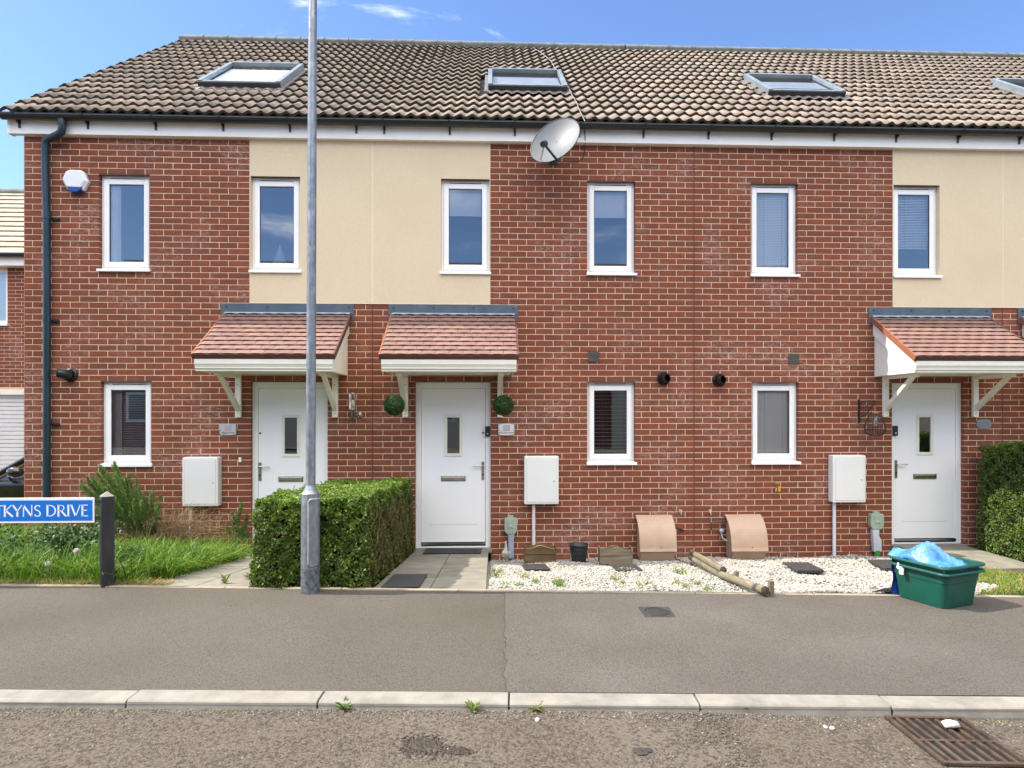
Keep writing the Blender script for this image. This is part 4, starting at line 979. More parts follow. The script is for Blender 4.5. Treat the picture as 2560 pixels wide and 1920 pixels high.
    if brown_right:
        tw = MB()
        for _ in range(240):
            Y = rng.uniform(ya, yb); z = zb0(xb, Y)+rng.uniform(.02, .55); x = xb+rng.uniform(-.03, .03); a = rng.uniform(-1, 1)
            tw.tube([(x, Y, z), (x+rng.uniform(-.01, .05), Y+a*.05, z+rng.uniform(.03, .13)), (x+rng.uniform(-.01, .06), Y+a*.12, z+rng.uniform(.1, .24))], .0018, 'twig_dry', 3, False)
        tw.build('twig_mass', o)['kind'] = 'stuff'
    return o
hz = lambda X, Y: zgard(X, Y, .0)
hedge('clipped box-shaped hedge between the two left paths, brown on its right side', -1.86, -.99, yedge(-1.4)+.07, -.12, hz,
      lambda X, Y: 1.07-.19*(1-Y/yedge(-1.4))+.02*math.sin(X*5)+.012*math.sin(Y*7), 15500, True)
hedge('taller bright green clipped hedge at the right edge beyond the right door', 6.17, 6.95, -2.9, -.16, lambda X, Y: zgard(X, Y, -.1),
      lambda X, Y: 1.27+.11*min(1, -Y)+.02*math.sin(Y*5), 12500, False)
# leaf balls hanging from the middle canopy
def leaf_ball(label, u, v, Y=-.62):
    X, Z = W(u, Y), ZZ(v, u, Y); o = thing('hanging_leaf_ball', label, 'topiary ball', (X, Y, Z), 'leaf balls hanging from the middle porch canopy'); r = .118
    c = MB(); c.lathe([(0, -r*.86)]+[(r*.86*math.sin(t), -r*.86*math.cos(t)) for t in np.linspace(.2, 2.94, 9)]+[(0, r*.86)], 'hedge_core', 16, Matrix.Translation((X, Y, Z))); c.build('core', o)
    nrm = rng.normal(0, 1, (3600, 3)); nrm /= np.linalg.norm(nrm, axis=1)[:, None]; P = nrm*(r+rng.uniform(-.016, .006, (3600, 1)))+np.array([X, Y, Z])
    leaves('leaf_mass', P, nrm, .0085, [(.03, .085, .02), (.045, .11, .022), (.02, .06, .015), (.09, .16, .05)], o, .6)['kind'] = 'stuff'
    q = MB()
    for a in (0, 2.1, 4.2): q.tube([(X+math.cos(a)*.05, Y+math.sin(a)*.05, Z+r*.85), (X, Y, Z+.33)], .0015, 'steel_dark', 4)
    q.tube([(X, Y, Z+.33), (X+.008, Y, Z+.345), (X, Y, Z+.36), (X, Y, 2.185)], .002, 'steel_dark', 5); q.build('chain', o)
leaf_ball('dark green leaf ball hanging left of the middle door', 985.6, 1012.8); leaf_ball('dark green leaf ball hanging right of the middle door, above the name plate', 1258.6, 1013.7)
# rosemary-like bush and dead stems by the left wall
def bush(label, name, stems, lsize, cols, cat='bush', density=1.0, dry=0):
    o = thing(name, label, cat, stems[0][0]); st = MB(); P, N_ = [], []
    for base, tip, rr in stems:
        b, t = Vector(base), Vector(tip); mid = (b+t)/2+Vector((rng.uniform(-.05, .05), rng.uniform(-.05, .05), .06)); pts = []
        for i in range(7):
            s = i/6; pts.append(b*(1-s)**2+mid*2*s*(1-s)+t*s*s)
        st.tube(pts, .004, 'twig_dry' if dry else 'stem_green', 4, False, .0015)
        Ln = (t-b).length; n = int(Ln*900*density)
        for _ in range(n):
            s = rng.uniform(.25, 1)**.7; p = b*(1-s)**2+mid*2*s*(1-s)+t*s*s; a = rng.uniform(0, 6.28); r_ = rr*(1.05-s*.75)*rng.uniform(.2, 1)
            P.append((p.x+math.cos(a)*r_, p.y+math.sin(a)*r_*.8, p.z+rng.uniform(-.03, .03))); N_.append((math.cos(a), math.sin(a), .3))
    st.build('stems', o)
    if P: leaves('foliage', P, N_, lsize, cols, o, .8, asp=.16)['kind'] = 'stuff'
    return o
RG = [(.12, .23, .035), (.17, .30, .045), (.07, .15, .03), (.23, .35, .08), (.14, .18, .07)]
def pt(u, v, Y): return (W(u, Y), Y, ZZ(v, u, Y))
stems = []
for k in range(84):
    t = rng.uniform(0, 1); u1 = 204+t*205+rng.normal(0, 10); v1 = 1142+abs(t-.35)*150+rng.uniform(0, 110)
    if t < .12: v1 = max(v1, 1195)
    yy = rng.uniform(-.85, -.3); stems.append((pt(335+t*45, 1345, -.5), pt(u1, v1, yy), rng.uniform(.03, .065)))
bush('feathery green rosemary bush leaning left under the lower left window', 'rosemary_bush', stems, .013, RG+[(.16, .25, .06)], density=1.25)
bush('small upright feathery green shrub between the meter box pipe and the left door', 'shrub',
     [(pt(592, 1365, -.3), pt(604, 1262, -.3), .05), (pt(592, 1365, -.3), pt(580, 1285, -.35), .05), (pt(596, 1365, -.3), pt(618, 1290, -.3), .045), (pt(590, 1365, -.3), pt(566, 1320, -.4), .05),
      (pt(596, 1365, -.3), pt(607, 1320, -.35), .06), (pt(592, 1365, -.3), pt(588, 1320, -.4), .06), (pt(596, 1365, -.3), pt(624, 1335, -.3), .05)], .014, [(.09, .18, .035), (.13, .24, .05), (.06, .13, .03), (.17, .27, .07)], density=2.2)
# tangle of dead twigs
o = thing('dead_twigs', 'tangle of dry pale brown twigs below the left meter box', 'dead plant', pt(450, 1370, -.4)); st = MB()
for _ in range(700):
    u = rng.normal(440, 62); v0 = rng.uniform(1300, 1370); Y = rng.uniform(-.8, -.12); b = Vector(pt(u, v0, Y)); a = rng.normal(0, .9); ln = rng.uniform(.08, .34)
    d = Vector((math.sin(a), rng.uniform(-.3, .3), abs(math.cos(a))*.75)); m_ = b+d*ln*.6+Vector((0, 0, rng.uniform(0, .05))); t = b+d*ln+Vector((rng.uniform(-.1, .14), 0, rng.uniform(-.08, .04)))
    st.tube([b, m_, t], .0026, 'twig_dry', 3, False, .0012)
    if rng.uniform() < .5: st.tube([m_, m_+Vector((rng.uniform(-.08, .08), rng.uniform(-.05, .05), rng.uniform(-.02, .08)))], .0014, 'twig_dry', 3, False)
for (ua, va, ub, vb, uc, vc) in ((395, 1265, 378, 1210, 368, 1160), (395, 1265, 408, 1215, 410, 1180), (395, 1268, 392, 1225, 382, 1195), (400, 1330, 396, 1290, 395, 1262), (500, 1320, 508, 1280, 520, 1272)):
    st.tube([pt(ua, va, -.4), pt(ub, vb, -.4), pt(uc, vc, -.4)], .003, 'twig_dry', 4, False, .0012)
st.build('twig_mass', o)['kind'] = 'stuff'
# broad tangle of leafy weeds among the grass
P, N_ = [], []
for _ in range(9000):
    X = rng.uniform(-7.5, -3.1); f = rng.uniform(.2, .95); Y = yedge(X)*f; k = .5+.5*math.sin(X*3.1+1)*math.cos(Y*3.3)
    if rng.uniform() > k: continue
    P.append((X, Y, zgard(X, Y, -.05)+rng.uniform(.02, .28)*k)); N_.append((0, -.3, .8))
tag(leaves('leafy_weeds', P, N_, .017, [(.05, .12, .03), (.08, .17, .035), (.04, .09, .025), (.12, .2, .05)], None, .7), kind='stuff')
def tallpts(n, u0, u1, fa, fb):
    P_ = []
    while len(P_) < n:
        X = rng.uniform(u0, u1); f = rng.uniform(fa, fb); Y = yedge(X)*f
        if math.sin(X*2.9+.6)*math.cos(Y*3.1)+rng.uniform(-.7, .7) < -.15: continue
        P_.append((X, Y, zgard(X, Y, -.05)-.01))
    return P_
tag(blades('tall_weeds', tallpts(8000, -8.5, -4.75, .05, .72), .42, .35, .0045, .55, GR+[(.30, .28, .10)]), kind='stuff')
P, N_ = [], []
for (X, Y, Z) in tallpts(1300, -8.2, -4.5, .08, .78):
    hgt = rng.uniform(.12, .42)
    for _ in range(14): P.append((X+rng.normal(0, .03), Y+rng.normal(0, .03), Z+hgt*rng.uniform(.25, 1))); N_.append((0, -.4, .7))
tag(leaves('tall_leafy_weeds', P, N_, .015, [(.10, .20, .02), (.15, .27, .03), (.07, .14, .02), (.20, .30, .05), (.05, .10, .02)], None, .8), kind='stuff')
P, N_ = [], []
for (u, v, ru, rv, n_) in ((150, 1345, 60, 34, 900), (190, 1385, 40, 18, 420), (330, 1385, 26, 16, 360), (20, 1370, 26, 36, 500), (250, 1330, 50, 22, 500)):
    for _ in range(n_):
        Y = rng.uniform(-2.3, -1.9); a, b = rng.normal(0, .5), rng.normal(0, .5); P.append((W(u+a*ru, Y), Y+rng.uniform(-.15, .1), ZZ(v+b*rv, u, Y))); N_.append((0, -.6, .6))
tag(leaves('dark_leafy_weeds', P, N_, .020, [(.022, .06, .012), (.035, .085, .016), (.05, .11, .02), (.03, .065, .02), (.10, .17, .04)], None, .8), kind='stuff')
# dandelion clocks
for (u, v, lb) in ((191.5, 1377, 'white dandelion clock standing highest in the grass left of the sign post'), (119, 1410, 'white dandelion clock low in the grass under the street name sign')):
    Y = -2.9; X, Z = W(u, Y), ZZ(v, u, Y); o = thing('dandelion', lb, 'dandelion', (X, Y, zgard(X, Y)), 'dandelion clocks in the grass')
    q = MB(); q.tube([(X+.02, Y, zgard(X, Y)), (X+.01, Y, Z-.06), (X, Y, Z)], .002, 'stem_green', 5, False); q.build('stem', o)
    nrm = rng.normal(0, 1, (260, 3)); nrm /= np.linalg.norm(nrm, axis=1)[:, None]; leaves('seed_head', nrm*.018+np.array([X, Y, Z]), nrm, .008, [(.75, .74, .68), (.6, .58, .5)], o, .3)
def rosette(label, u, v, zf, size, cols, group, n=14, cat='weed', lift=.9):
    X, Y, Z = GP(u, v, zf); o = MB(); V = []; C = []
    mb = []
    for i in range(n):
        a = i*2.4+rng.uniform(-.3, .3); L_ = size*rng.uniform(.6, 1.1); up = rng.uniform(.15, lift); w_ = L_*.16
        ca, sa = math.cos(a), math.sin(a); b = len(V)
        V += [(X, Y, Z), (X+ca*L_*.5-sa*w_, Y+sa*L_*.5+ca*w_, Z+L_*up*.6), (X+ca*L_, Y+sa*L_, Z+L_*up*.75), (X+ca*L_*.5+sa*w_, Y+sa*L_*.5-ca*w_, Z+L_*up*.6)]
        mb += [(b, b+1, b+2), (b, b+2, b+3)]; c = np.array(cols[rng.integers(0, len(cols))]); C += [c, c*.9]
    ob = bulk('weed', V, mb, 'leaf', None, np.array(C), origin=(X, Y, Z)); return tag(ob, label, cat, group)
WG = [(.10, .20, .03), (.15, .26, .04), (.08, .16, .03), (.22, .30, .06)]
zk = lambda X, Y: zroad(X, Y)+.005
rosette('small nettle-like green weed at the kerb foot, left of the short grass tuft', 862, 1772, zk, .05, WG, 'weeds growing along the kerb foot', 20, lift=1.2)
rosette('yellow-green grass tuft at the kerb foot by the kerb joint', 1182, 1776, zk, .045, [(.2, .26, .05), (.12, .2, .03)], 'weeds growing along the kerb foot', 18, lift=1.3)
rosette('brownish green weed at the kerb foot just right of the kerb joint', 1338, 1774, zk, .05, [(.16, .2, .04), (.22, .16, .05)], 'weeds growing along the kerb foot', 16)
rosette('lone bright green weed at the kerb foot towards the right', 1860, 1773, zk, .045, WG, 'weeds growing along the kerb foot', 16)
rosette('small green tuft growing in the left path slabs', 563, 1458, zp2, .05, [(.18, .26, .04), (.28, .24, .07)], 'weeds in the left path', 26, lift=2.2)
rosette('yellowish tuft beside the foot of the box hedge on the left path', 628, 1448, zp2, .07, [(.2, .24, .05), (.30, .24, .08)], 'weeds in the left path', 26, lift=1.3)
P = []
for (u, v) in ((1245, 1430), (1262, 1468), (1292, 1467), (1310, 1445), (1340, 1457), (1395, 1455), (1400, 1461), (1538, 1449), (1554, 1462), (1600, 1467), (1620, 1465), (1692, 1431), (1700, 1435), (1560, 1427), (1635, 1478), (1690, 1462), (1715, 1470), (1745, 1462), (1770, 1478), (1780, 1450), (1400, 1465), (1240, 1440)):
    for _ in range(26):
        X, Y, Z = GP(u+rng.normal(0, 7), v+rng.normal(0, 2), lambda a, b: zgard(a, b, -.13)); P.append((X, Y, Z))
tag(blades('gravel_weeds', P, .05, .5, .004, 1.1, WG+[(.3, .26, .08)]), kind='stuff')
P = []
for _ in range(420):
    xc = rng.uniform(-3, 3.2); X, Y = c2w(xc, 3.125-abs(rng.normal(0, .008)));
    if math.sin(xc*9)+math.sin(xc*23) > .3: P.append((X, Y, zroad(X, Y)))
tag(blades('kerb_moss', P, .012, .5, .002, 1.2, WG+DRY), kind='stuff')
# loose chippings along the kerb foot and on the road
P = []
for _ in range(3600):
    xc = rng.uniform(-3.4, 3.4); wd = 3.125-abs(rng.normal(0, .045)); X, Y = c2w(xc, wd); P.append((X, Y, zroad(X, Y)+.001))
for _ in range(1500):
    xc = rng.uniform(-3.0, 3.0); wd = rng.uniform(2.6, 3.1); X, Y = c2w(xc, wd); P.append((X, Y, zroad(X, Y)))
ch = pebbles('loose_chippings', P, .0042, 'gravel_white', [(.30, .27, .23), (.42, .38, .33), (.22, .2, .18), (.6, .56, .5), (.34, .3, .25)], .6, .6); tag(ch, kind='stuff')
# coarse aggregate standing proud of the road surface
P = []
for _ in range(30000):
    xc = rng.uniform(-3.2, 3.2); wd = rng.uniform(2.62, 3.12)
    if math.sin(xc*7+wd*9)+math.sin(xc*15-wd*21)+rng.uniform(-1, 1) < -.3: continue
    X, Y = c2w(xc, wd); P.append((X, Y, zroad(X, Y)-.0015))
tag(pebbles('road_aggregate', P, .0052, 'gravel_white', [(.22, .18, .145), (.28, .235, .185), (.16, .135, .11), (.34, .29, .23), (.25, .205, .16)], .5, .5), kind='stuff')
for (u, v, s_, lb) in ((1343, 1803, .016, 'white pebble lying on the road below the middle kerb joint'), (2064, 1820, .013, 'left one of two small pale pebbles close together on the road'), (2080, 1823, .015, 'right one of two small pale pebbles close together on the road')):
    X, Y, Z = GP(u, v, zroad); o = pebbles('pebble', [(X, Y, Z+s_*.3)], s_, 'stone_white', [(1, 1, 1)], .6, .1); tag(o, lb, 'pebble', 'white pebbles on the road')

exec_parts = []
# ------------------------------------------------------------------ wall fixtures
def meter_box(label, u, left=False, pipe_bottom=1370, pipe_u=None):
    Y0 = -.002; z0, z1 = .57, 1.17; cx_ = W(u, -.07); hw = .215; o = thing('meter_box', label, 'meter box', (cx_, 0, z0), 'white meter boxes on the house walls')
    b = MB(); b.box(cx_-hw, cx_+hw, -.125, Y0, z0, z1, 'meter_white'); b.build('cabinet', o, bevel=.014, seg=3)
    d = MB(); d.box(cx_-hw+.032, cx_+hw-.028, -.1295, -.12, z0+.03, z1-.035, 'meter_door'); dd = d.build('cabinet_door', o, bevel=.003)
    e = MB()
    for (a, b_, c, d_) in ((cx_-hw+.029, cx_-hw+.032, z0+.027, z1-.032), (cx_+hw-.028, cx_+hw-.025, z0+.027, z1-.032)): e.box(a, b_, -.1262, -.12, c, d_, 'door_grey_line')
    for (c, d_) in ((z0+.027, z0+.03), (z1-.035, z1-.032)): e.box(cx_-hw+.029, cx_+hw-.025, -.1262, -.12, c, d_, 'door_grey_line')
    e.build('door_gap', o)
    l = MB(); l.lathe([(.010, 0), (.009, .004), (0, .004)], 'door_grey_line', 12, Matrix.Translation((cx_+hw-.06, -.1295, z0+.29)) @ Matrix.Rotation(R(90), 4, 'X')); l.build('lock', dd)
    px = W(pipe_u, -.04); zb = ZZ(pipe_bottom, pipe_u, -.04); p = MB(); p.tube([(px, -.035, z0+.005), (px, -.035, (z0+zb)/2), (px, -.035, zb)], .0215, 'conduit_white', 14); p.build('conduit', o)
meter_box('white meter box with a pipe below, above the dead twigs left of the left door', 505, pipe_bottom=1400, pipe_u=476.5)
meter_box('white meter box right of the middle door, above the brown trough', 1353, pipe_bottom=1399, pipe_u=1334)
meter_box('white meter box left of the right door, its pipe running down into the cobbles', 2118, pipe_bottom=1402, pipe_u=2086)
def gas_box(label, ua, ub, vt, vb):
    cx_ = (W(ua, -.15)+W(ub, -.15))/2; hw = .232; z1 = ZZ(vt, (ua+ub)/2, -.03); z0 = ZZ(vb, (ua+ub)/2, -.2); o = thing('gas_meter_box', label, 'meter box', (cx_, 0, z0), 'tan gas meter boxes at the wall foot')
    b = MB(); zl = z0+.125
    b.prism([(-.002, z0+.02), (-.20, z0), (-.255, zl), (-.24, zl+.1), (-.10, z1-.06), (-.002, z1-.02)], 'x', cx_-hw+.02, cx_+hw-.02, 'tan_plastic_dark'); b.build('housing', o, fix=True, bevel=.012, seg=3)
    l = MB(); pr = []
    for t in np.linspace(0, 1, 14):
        pr.append((-.012-.25*(1-(1-t)**2.3), z1-(z1-zl)*t**1.3))
    pr[-1] = (-.272, zl+.0); inn = [(p[0]+.022, p[1]-.012) for p in pr[::-1]]; l.prism(pr+inn, 'x', cx_-hw, cx_+hw, 'tan_plastic'); ld = l.build('lid', o, fix=True, bevel=.006)
    s = MB(); s.lathe([(.007, 0), (.006, .006), (0, .006)], 'steel_dark', 10, Matrix.Translation((cx_+.03, -.262, zl+.05)) @ Matrix.Rotation(R(75), 4, 'X')); s.build('screw', ld)
gas_box('tan gas meter box right of the grey trough, left of the timber edging', 1593, 1688, 1287.5, 1402)
gas_box('tan gas meter box right of the timber edging with dark pipework at its left side', 1815, 1918, 1286, 1401)
q = MB(); Yp = -.05; f = lambda u, v, y=-.05: (W(u, y), y, ZZ(v, u, y))
q.tube([f(1818, 1303), f(1785, 1304), f(1778, 1308), f(1778, 1326)], .010, 'steel_dark', 8); q.tube([f(1778, 1326), f(1774, 1330, -.01)], .014, 'brass', 8)
tag(q.build('pipework'), 'dark bent gas pipe left of the right tan meter box', 'pipe')
q = MB(); q.lathe([(.0, -.02), (.027, -.02), (.027, .01), (.0, .012)], 'pale_grey_pipe', 12, Matrix.Translation(f(1804, 1327, -.06)) @ Matrix.Rotation(R(90), 4, 'X')); q.tube([f(1803, 1332, -.06), f(1806, 1345, -.06), f(1817, 1352, -.08)], .010, 'pale_grey_pipe', 8)
tag(q.build('cable_outlet'), 'pale round cable outlet with hose beside the right tan meter box', 'pipe')
q = MB(); q.tube([f(1686, 1318, -.1), f(1700, 1324, -.06), f(1708, 1326, -.01)], .011, 'steel_dark', 8); tag(q.build('pipework'), 'short dark gas pipe out of the left tan meter box', 'pipe')
for u, lb in ((1702, 'left one of two small pipe stubs above the tan meter boxes'), (1776, 'right one of two small pipe stubs above the tan meter boxes')):
    q = MB(); q.tube([f(u-2, 1279, -.002), f(u, 1281, -.03), f(u+2, 1289, -.035)], .008, 'pewter', 6); q.box(W(u)-.022, W(u)+.012, -.006, -.001, ZZ(1282, u), ZZ(1274, u), 'mortar'); tag(q.build('pipe_stub'), lb, 'pipe', 'small pipe stubs on the wall')
# garden tap
tp = thing('garden_tap', 'small brass garden tap with yellow fitting on the right wall', 'tap', f(1943, 1222, 0)); q = MB()
q.tube([f(1944, 1218, -.001), f(1943, 1219, -.05), f(1940, 1223, -.07), f(1939, 1232, -.072)], .011, 'brass', 8); q.build('tap_body', tp)
q = MB(); q.tube([f(1946, 1209, -.05), f(1945, 1218, -.05)], .006, 'brass', 6); q.tube([f(1939, 1208, -.05), f(1950, 1208, -.05)], .007, 'brass', 6); q.build('tap_handle', tp)
q = MB(); q.tube([f(1948, 1217, -.062), f(1948, 1229, -.062)], .016, 'tap_yellow', 10); q.build('hose_connector', tp)
# flues
def flue(label, u, v, turn):
    X, Z = W(u, -.06), ZZ(v, u, -.06); o = thing('boiler_flue', label, 'flue', (X, 0, Z), 'black boiler flues on the walls'); q = MB(); n = 18
    M = Matrix.Translation((X, 0, Z)) @ Matrix.Rotation(R(90), 4, 'X'); q.lathe([(.0, .002), (.085, .002), (.083, .016), (.068, .022), (.066, .05)], 'black_plastic', 24, M); q.build('wall_ring', o)
    p = MB(); dx = turn*.07; pts = [(X, -.045, Z), (X+dx*.35, -.09, Z+.006), (X+dx, -.125, Z+.012), (X+dx*1.7, -.15, Z+.018)] if abs(turn) > .5 else [(X, -.02, Z), (X+.004, -.07, Z+.001), (X+.012, -.10, Z+.003), (X+.020, -.115, Z+.005)]
    p.tube(pts, .062, 'black_plastic', 20, False, .050); p.tube(pts, .052, 'void_dark', 20, False, .042); p.build('elbow', o)
flue('black boiler flue elbow high beside the drainpipe, pointing left', 170, 937, -.62); flue('black round boiler flue left of the middle wall joint', 1662, 946, .1); flue('black round boiler flue right of the middle wall joint', 1801, 950, .1)
def vent(label, u, v):
    X, Z = W(u), ZZ(v, u); o = thing('wall_vent', label, 'vent', (X, 0, Z), 'brown louvred wall vents'); q = MB(); s = .068
    q.box(X-s, X+s, -.012, -.0015, Z-s, Z-s+.008, 'vent_brown'); q.box(X-s, X+s, -.012, -.0015, Z+s-.008, Z+s, 'vent_brown'); q.box(X-s, X-s+.008, -.012, -.0015, Z-s, Z+s, 'vent_brown'); q.box(X+s-.008, X+s, -.012, -.0015, Z-s, Z+s, 'vent_brown')
    q.box(X-s+.008, X+s-.008, -.004, -.0015, Z-s+.008, Z+s-.008, 'void_dark'); q.build('grille_frame', o)
    for i in range(8):
        z = Z-s+.016+i*.0148; l = MB(); l.box(X-s+.008, X+s-.008, -.012, -.0045, z-.003, z+.003, 'pewter'); l.build('louvre', o)
vent('brown louvred vent on the wall above the middle house lower window', 1484.5, 892); vent('brown louvred vent on the wall left of the right canopy', 1984, 897)
ab = thing('air_brick', 'terracotta air brick low in the wall right of the white pipe', 'air brick', (W(2128), 0, ZZ(1374, 2128))); X, Z = W(2128), 0.0
z = .0; zc = round((ZZ(1374, 2128)-.0375)/BH)*BH+.0375; q = MB(); q.box(X-.107, X+.107, -.004, .0, zc-.0325, zc+.0325, 'terracotta'); q.build('face', ab)
for i in range(4):
    for j in range(9): q = MB(); xx = X-.09+j*.0225; zz = zc-.0225+i*.015; q.box(xx-.007, xx+.007, -.0052, -.004, zz-.003, zz+.003, 'void_dark'); q.build('slot', ab)
# electric cut-out with duct
def cutout(label, ua, ub, vt, vb, pipe, green=False):
    Y = -.07; x0, x1 = W(ua, Y), W(ub, Y); z1, z0 = ZZ(vt, ua, Y), ZZ(vb, ua, Y); o = thing('electric_cutout', label, 'electric box', ((x0+x1)/2, 0, -.13), 'green grey electric boxes by the doors'); w_ = x1-x0
    q = MB(); q.prism([(x0, z0+.04), (x0+.035, z0), (x1-.035, z0), (x1, z0+.04), (x1, z1-.02), (x1-.01, z1-.005), (x0+.01, z1-.005), (x0, z1-.02)], 'y', -.075, -.002, 'green_grey'); q.build('case', o, fix=True, bevel=.007)
    q = MB(); q.box(x0+w_*.25, x1-w_*.3, -.06, -.012, z1-.005, z1+.022, 'green_grey'); q.build('cable_entry', o, bevel=.003)
    q = MB(); q.box(x0+w_*.25, x1-w_*.22, -.081, -.075, z0+.08, z1-.03, 'green_grey'); q.build('cover_plate', o, bevel=.003)
    q = MB(); q.lathe([(.011, 0), (.009, .006), (0, .006)], 'plaque_silver', 12, Matrix.Translation(((x0+x1)/2, -.081, (z0+z1)/2)) @ Matrix.Rotation(R(90), 4, 'X')); q.build('seal', o)
    xm = (x0+x1)/2+(.004 if pipe != 'hockey' else -.004); q = MB(); m = 'blue_grey_pipe' if pipe != 'hockey' else 'pale_grey_pipe'
    if pipe == 'hockey':
        q.prism([(xm-.055, z0+.0), (xm+.04, z0), (xm+.030, z0-.07), (xm+.065, z0-.15), (xm+.065, z0-.29), (xm-.035, z0-.29), (xm-.05, z0-.10)], 'y', -.07, -.002, m)
    else: q.prism([(xm-.045, z0), (xm+.045, z0), (xm+.035, z0-.08), (xm+.035, z0-.31), (xm-.035, z0-.31), (xm-.035, z0-.08)], 'y', -.07, -.002, m)
    q.build('duct', o, fix=True, bevel=.012, seg=3)
    if green: q = MB(); q.tube([(xm+.012, -.045, z0-.27), (xm+.012, -.045, z0-.36)], .036, 'cap_green', 14); q.build('duct_end', o)
cutout('green grey electric box on a blue grey duct behind the goose ornament', 1261, 1293, 1294, 1336, 'straight'); cutout('green grey electric box on a pale bent duct left of the right door', 2177, 2210, 1284, 1324, 'hockey', True)
# number plates
def plaque(label, u, v, w_, h_, mat, txt, blur=True):
    X, Z = W(u, -.02), ZZ(v, u, -.02); o = thing('house_name_plate', label, 'name plate', (X, 0, Z), 'house name plates by the doors'); q = MB()
    n = 10; pts = [(X-w_/2, Z-h_/2+.006)]+[(X-w_/2+w_*i/n, Z-h_/2-.006*math.sin(math.pi*i/n)) for i in range(1, n)]+[(X+w_/2, Z-h_/2+.006), (X+w_/2, Z+h_/2-.006)]+[(X+w_/2-w_*i/n, Z+h_/2-.006+.010*math.sin(math.pi*i/n)) for i in range(1, n)]+[(X-w_/2, Z+h_/2-.006)]
    q.prism(pts, 'y', -.022, -.017, mat); q.build('plate', o, fix=True)
    if blur: q = MB(); q.box(X-.04, X+.045, -.0226, -.022, Z-.02, Z+.055, 'plaque_blur'); q.build('number_panel', o)
    text_obj('lettering', txt, .029, (X, -.0232, Z-.044), 'text_dark', o)
    for s in (-1, 1): q = MB(); q.tube([(X+s*(w_/2-.012), -.026, Z-.01), (X+s*(w_/2-.012), -.0015, Z-.01)], .006, 'chrome', 8); q.build('stand_off', o)
plaque('silver house name plate left of the left door', 570, 1073, .20, .135, 'plaque_silver', 'Atkyns Drive'); plaque('white house name plate right of the middle door', 1266, 1073.5, .20, .135, 'plaque_white', 'ATKYNS DRIVE')
X, Z = W(2460, -.01), ZZ(1060, 2460, -.01); o = thing('house_number_plate', 'oval slate blue house plate right of the right door', 'name plate', (X, 0, Z)); q = MB()
ov = lambda a, b: [(X+a*math.copysign(abs(math.cos(t))**.6, math.cos(t)), Z+b*math.copysign(abs(math.sin(t))**.6, math.sin(t))) for t in np.linspace(0, 2*math.pi, 28, endpoint=False)]
q.prism(ov(.097, .058), 'y', -.010, -.0015, 'pewter'); q.build('plate_rim', o, fix=True); q = MB(); q.prism(ov(.083, .046), 'y', -.0135, -.0095, 'plaque_oval'); q.build('plate', o, fix=True)
X, Z = W(600, -.01), ZZ(1149.5, 600, -.01); q = MB(); q.box(X-.017, X+.017, -.016, -.0015, Z-.03, Z+.03, 'meter_white'); tag(q.build('bell_push', bevel=.004), 'tiny white bell push on the bricks left of the left door', 'doorbell')
# alarm box
X, Z = W(187, -.06), ZZ(450, 187, -.06); o = thing('alarm_box', 'white six-sided alarm box with blue base high on the left wall', 'alarm box', (X, 0, Z))
hx = [(-.155, .0), (-.105, .105), (-.06, .128), (.07, .125), (.108, .10), (.16, -.02), (.105, -.125), (-.095, -.115)]
def hexring(s, dx=0, dz=0): return [(X+a*s+dx, Z+b*s+dz) for a, b in hx]
q = MB(); A_ = [(p[0], -.002, p[1]) for p in hexring(.96)]; B_ = [(p[0], -.05, p[1]) for p in hexring(1)]; C_ = [(p[0], -.085, p[1]) for p in hexring(.80, -.008, .008)]; n = 8
q.add(A_+B_+C_, [(i, (i+1) % n, n+(i+1) % n, n+i) for i in range(n)]+[(n+i, n+(i+1) % n, 2*n+(i+1) % n, 2*n+i) for i in range(n)]+[tuple(range(2*n, 3*n))], 'alarm_white'); q.build('cover', o, fix=True, bevel=.006)
q = MB(); q.prism([(X-.085, Z-.085), (X-.07, Z-.13), (X-.03, Z-.152), (X+.03, Z-.152), (X+.075, Z-.128), (X+.10, Z-.085)], 'y', -.082, -.003, 'alarm_blue'); q.build('strobe_lens', o, fix=True, bevel=.008)
# drainpipe
o = thing('drainpipe', 'dark blue-black drainpipe with a swan neck at the left house corner', 'drainpipe', (W(115), -.1, -.1)); q = MB(); r_ = .042
pa = lambda u, v, y: Vector((W(u, y), y, ZZ(v, u, y)))
q.tube([pa(156, 292, -.142), pa(156, 318, -.142), pa(153, 330, -.137), pa(146, 336, -.13), pa(124, 346, -.085), pa(115, 352, -.07), pa(112.5, 364, -.065), pa(113, 420, -.065), pa(116.5, 540, -.065), pa(117, 700, -.065), pa(117, 900, -.065), pa(116, 1400, -.065)], r_, 'pipe_blue_black', 18); q.build('pipe', o)
for (u, v) in ((156, 306), (117, 541), (117, 797), (117, 1057)):
    c = MB(); P0 = pa(u, v, -.142 if v < 320 else -.065); c.tube([P0+Vector((0, 0, .035)), P0-Vector((0, 0, .035))], r_+.005, 'pipe_blue_black', 18); cc = c.build('collar', o)
    if v > 400: c = MB(); c.box(P0.x+.03, P0.x+.115, -.035, -.001, P0.z-.03, P0.z-.008, 'black_plastic'); c.build('clip', cc)
c = MB(); P0 = pa(156, 290, -.142); c.tube([P0+Vector((0, 0, .05)), P0, P0-Vector((0, 0, .01))], .055, 'pipe_blue_black', 16, True, .043); c.build('gutter_outlet', o)
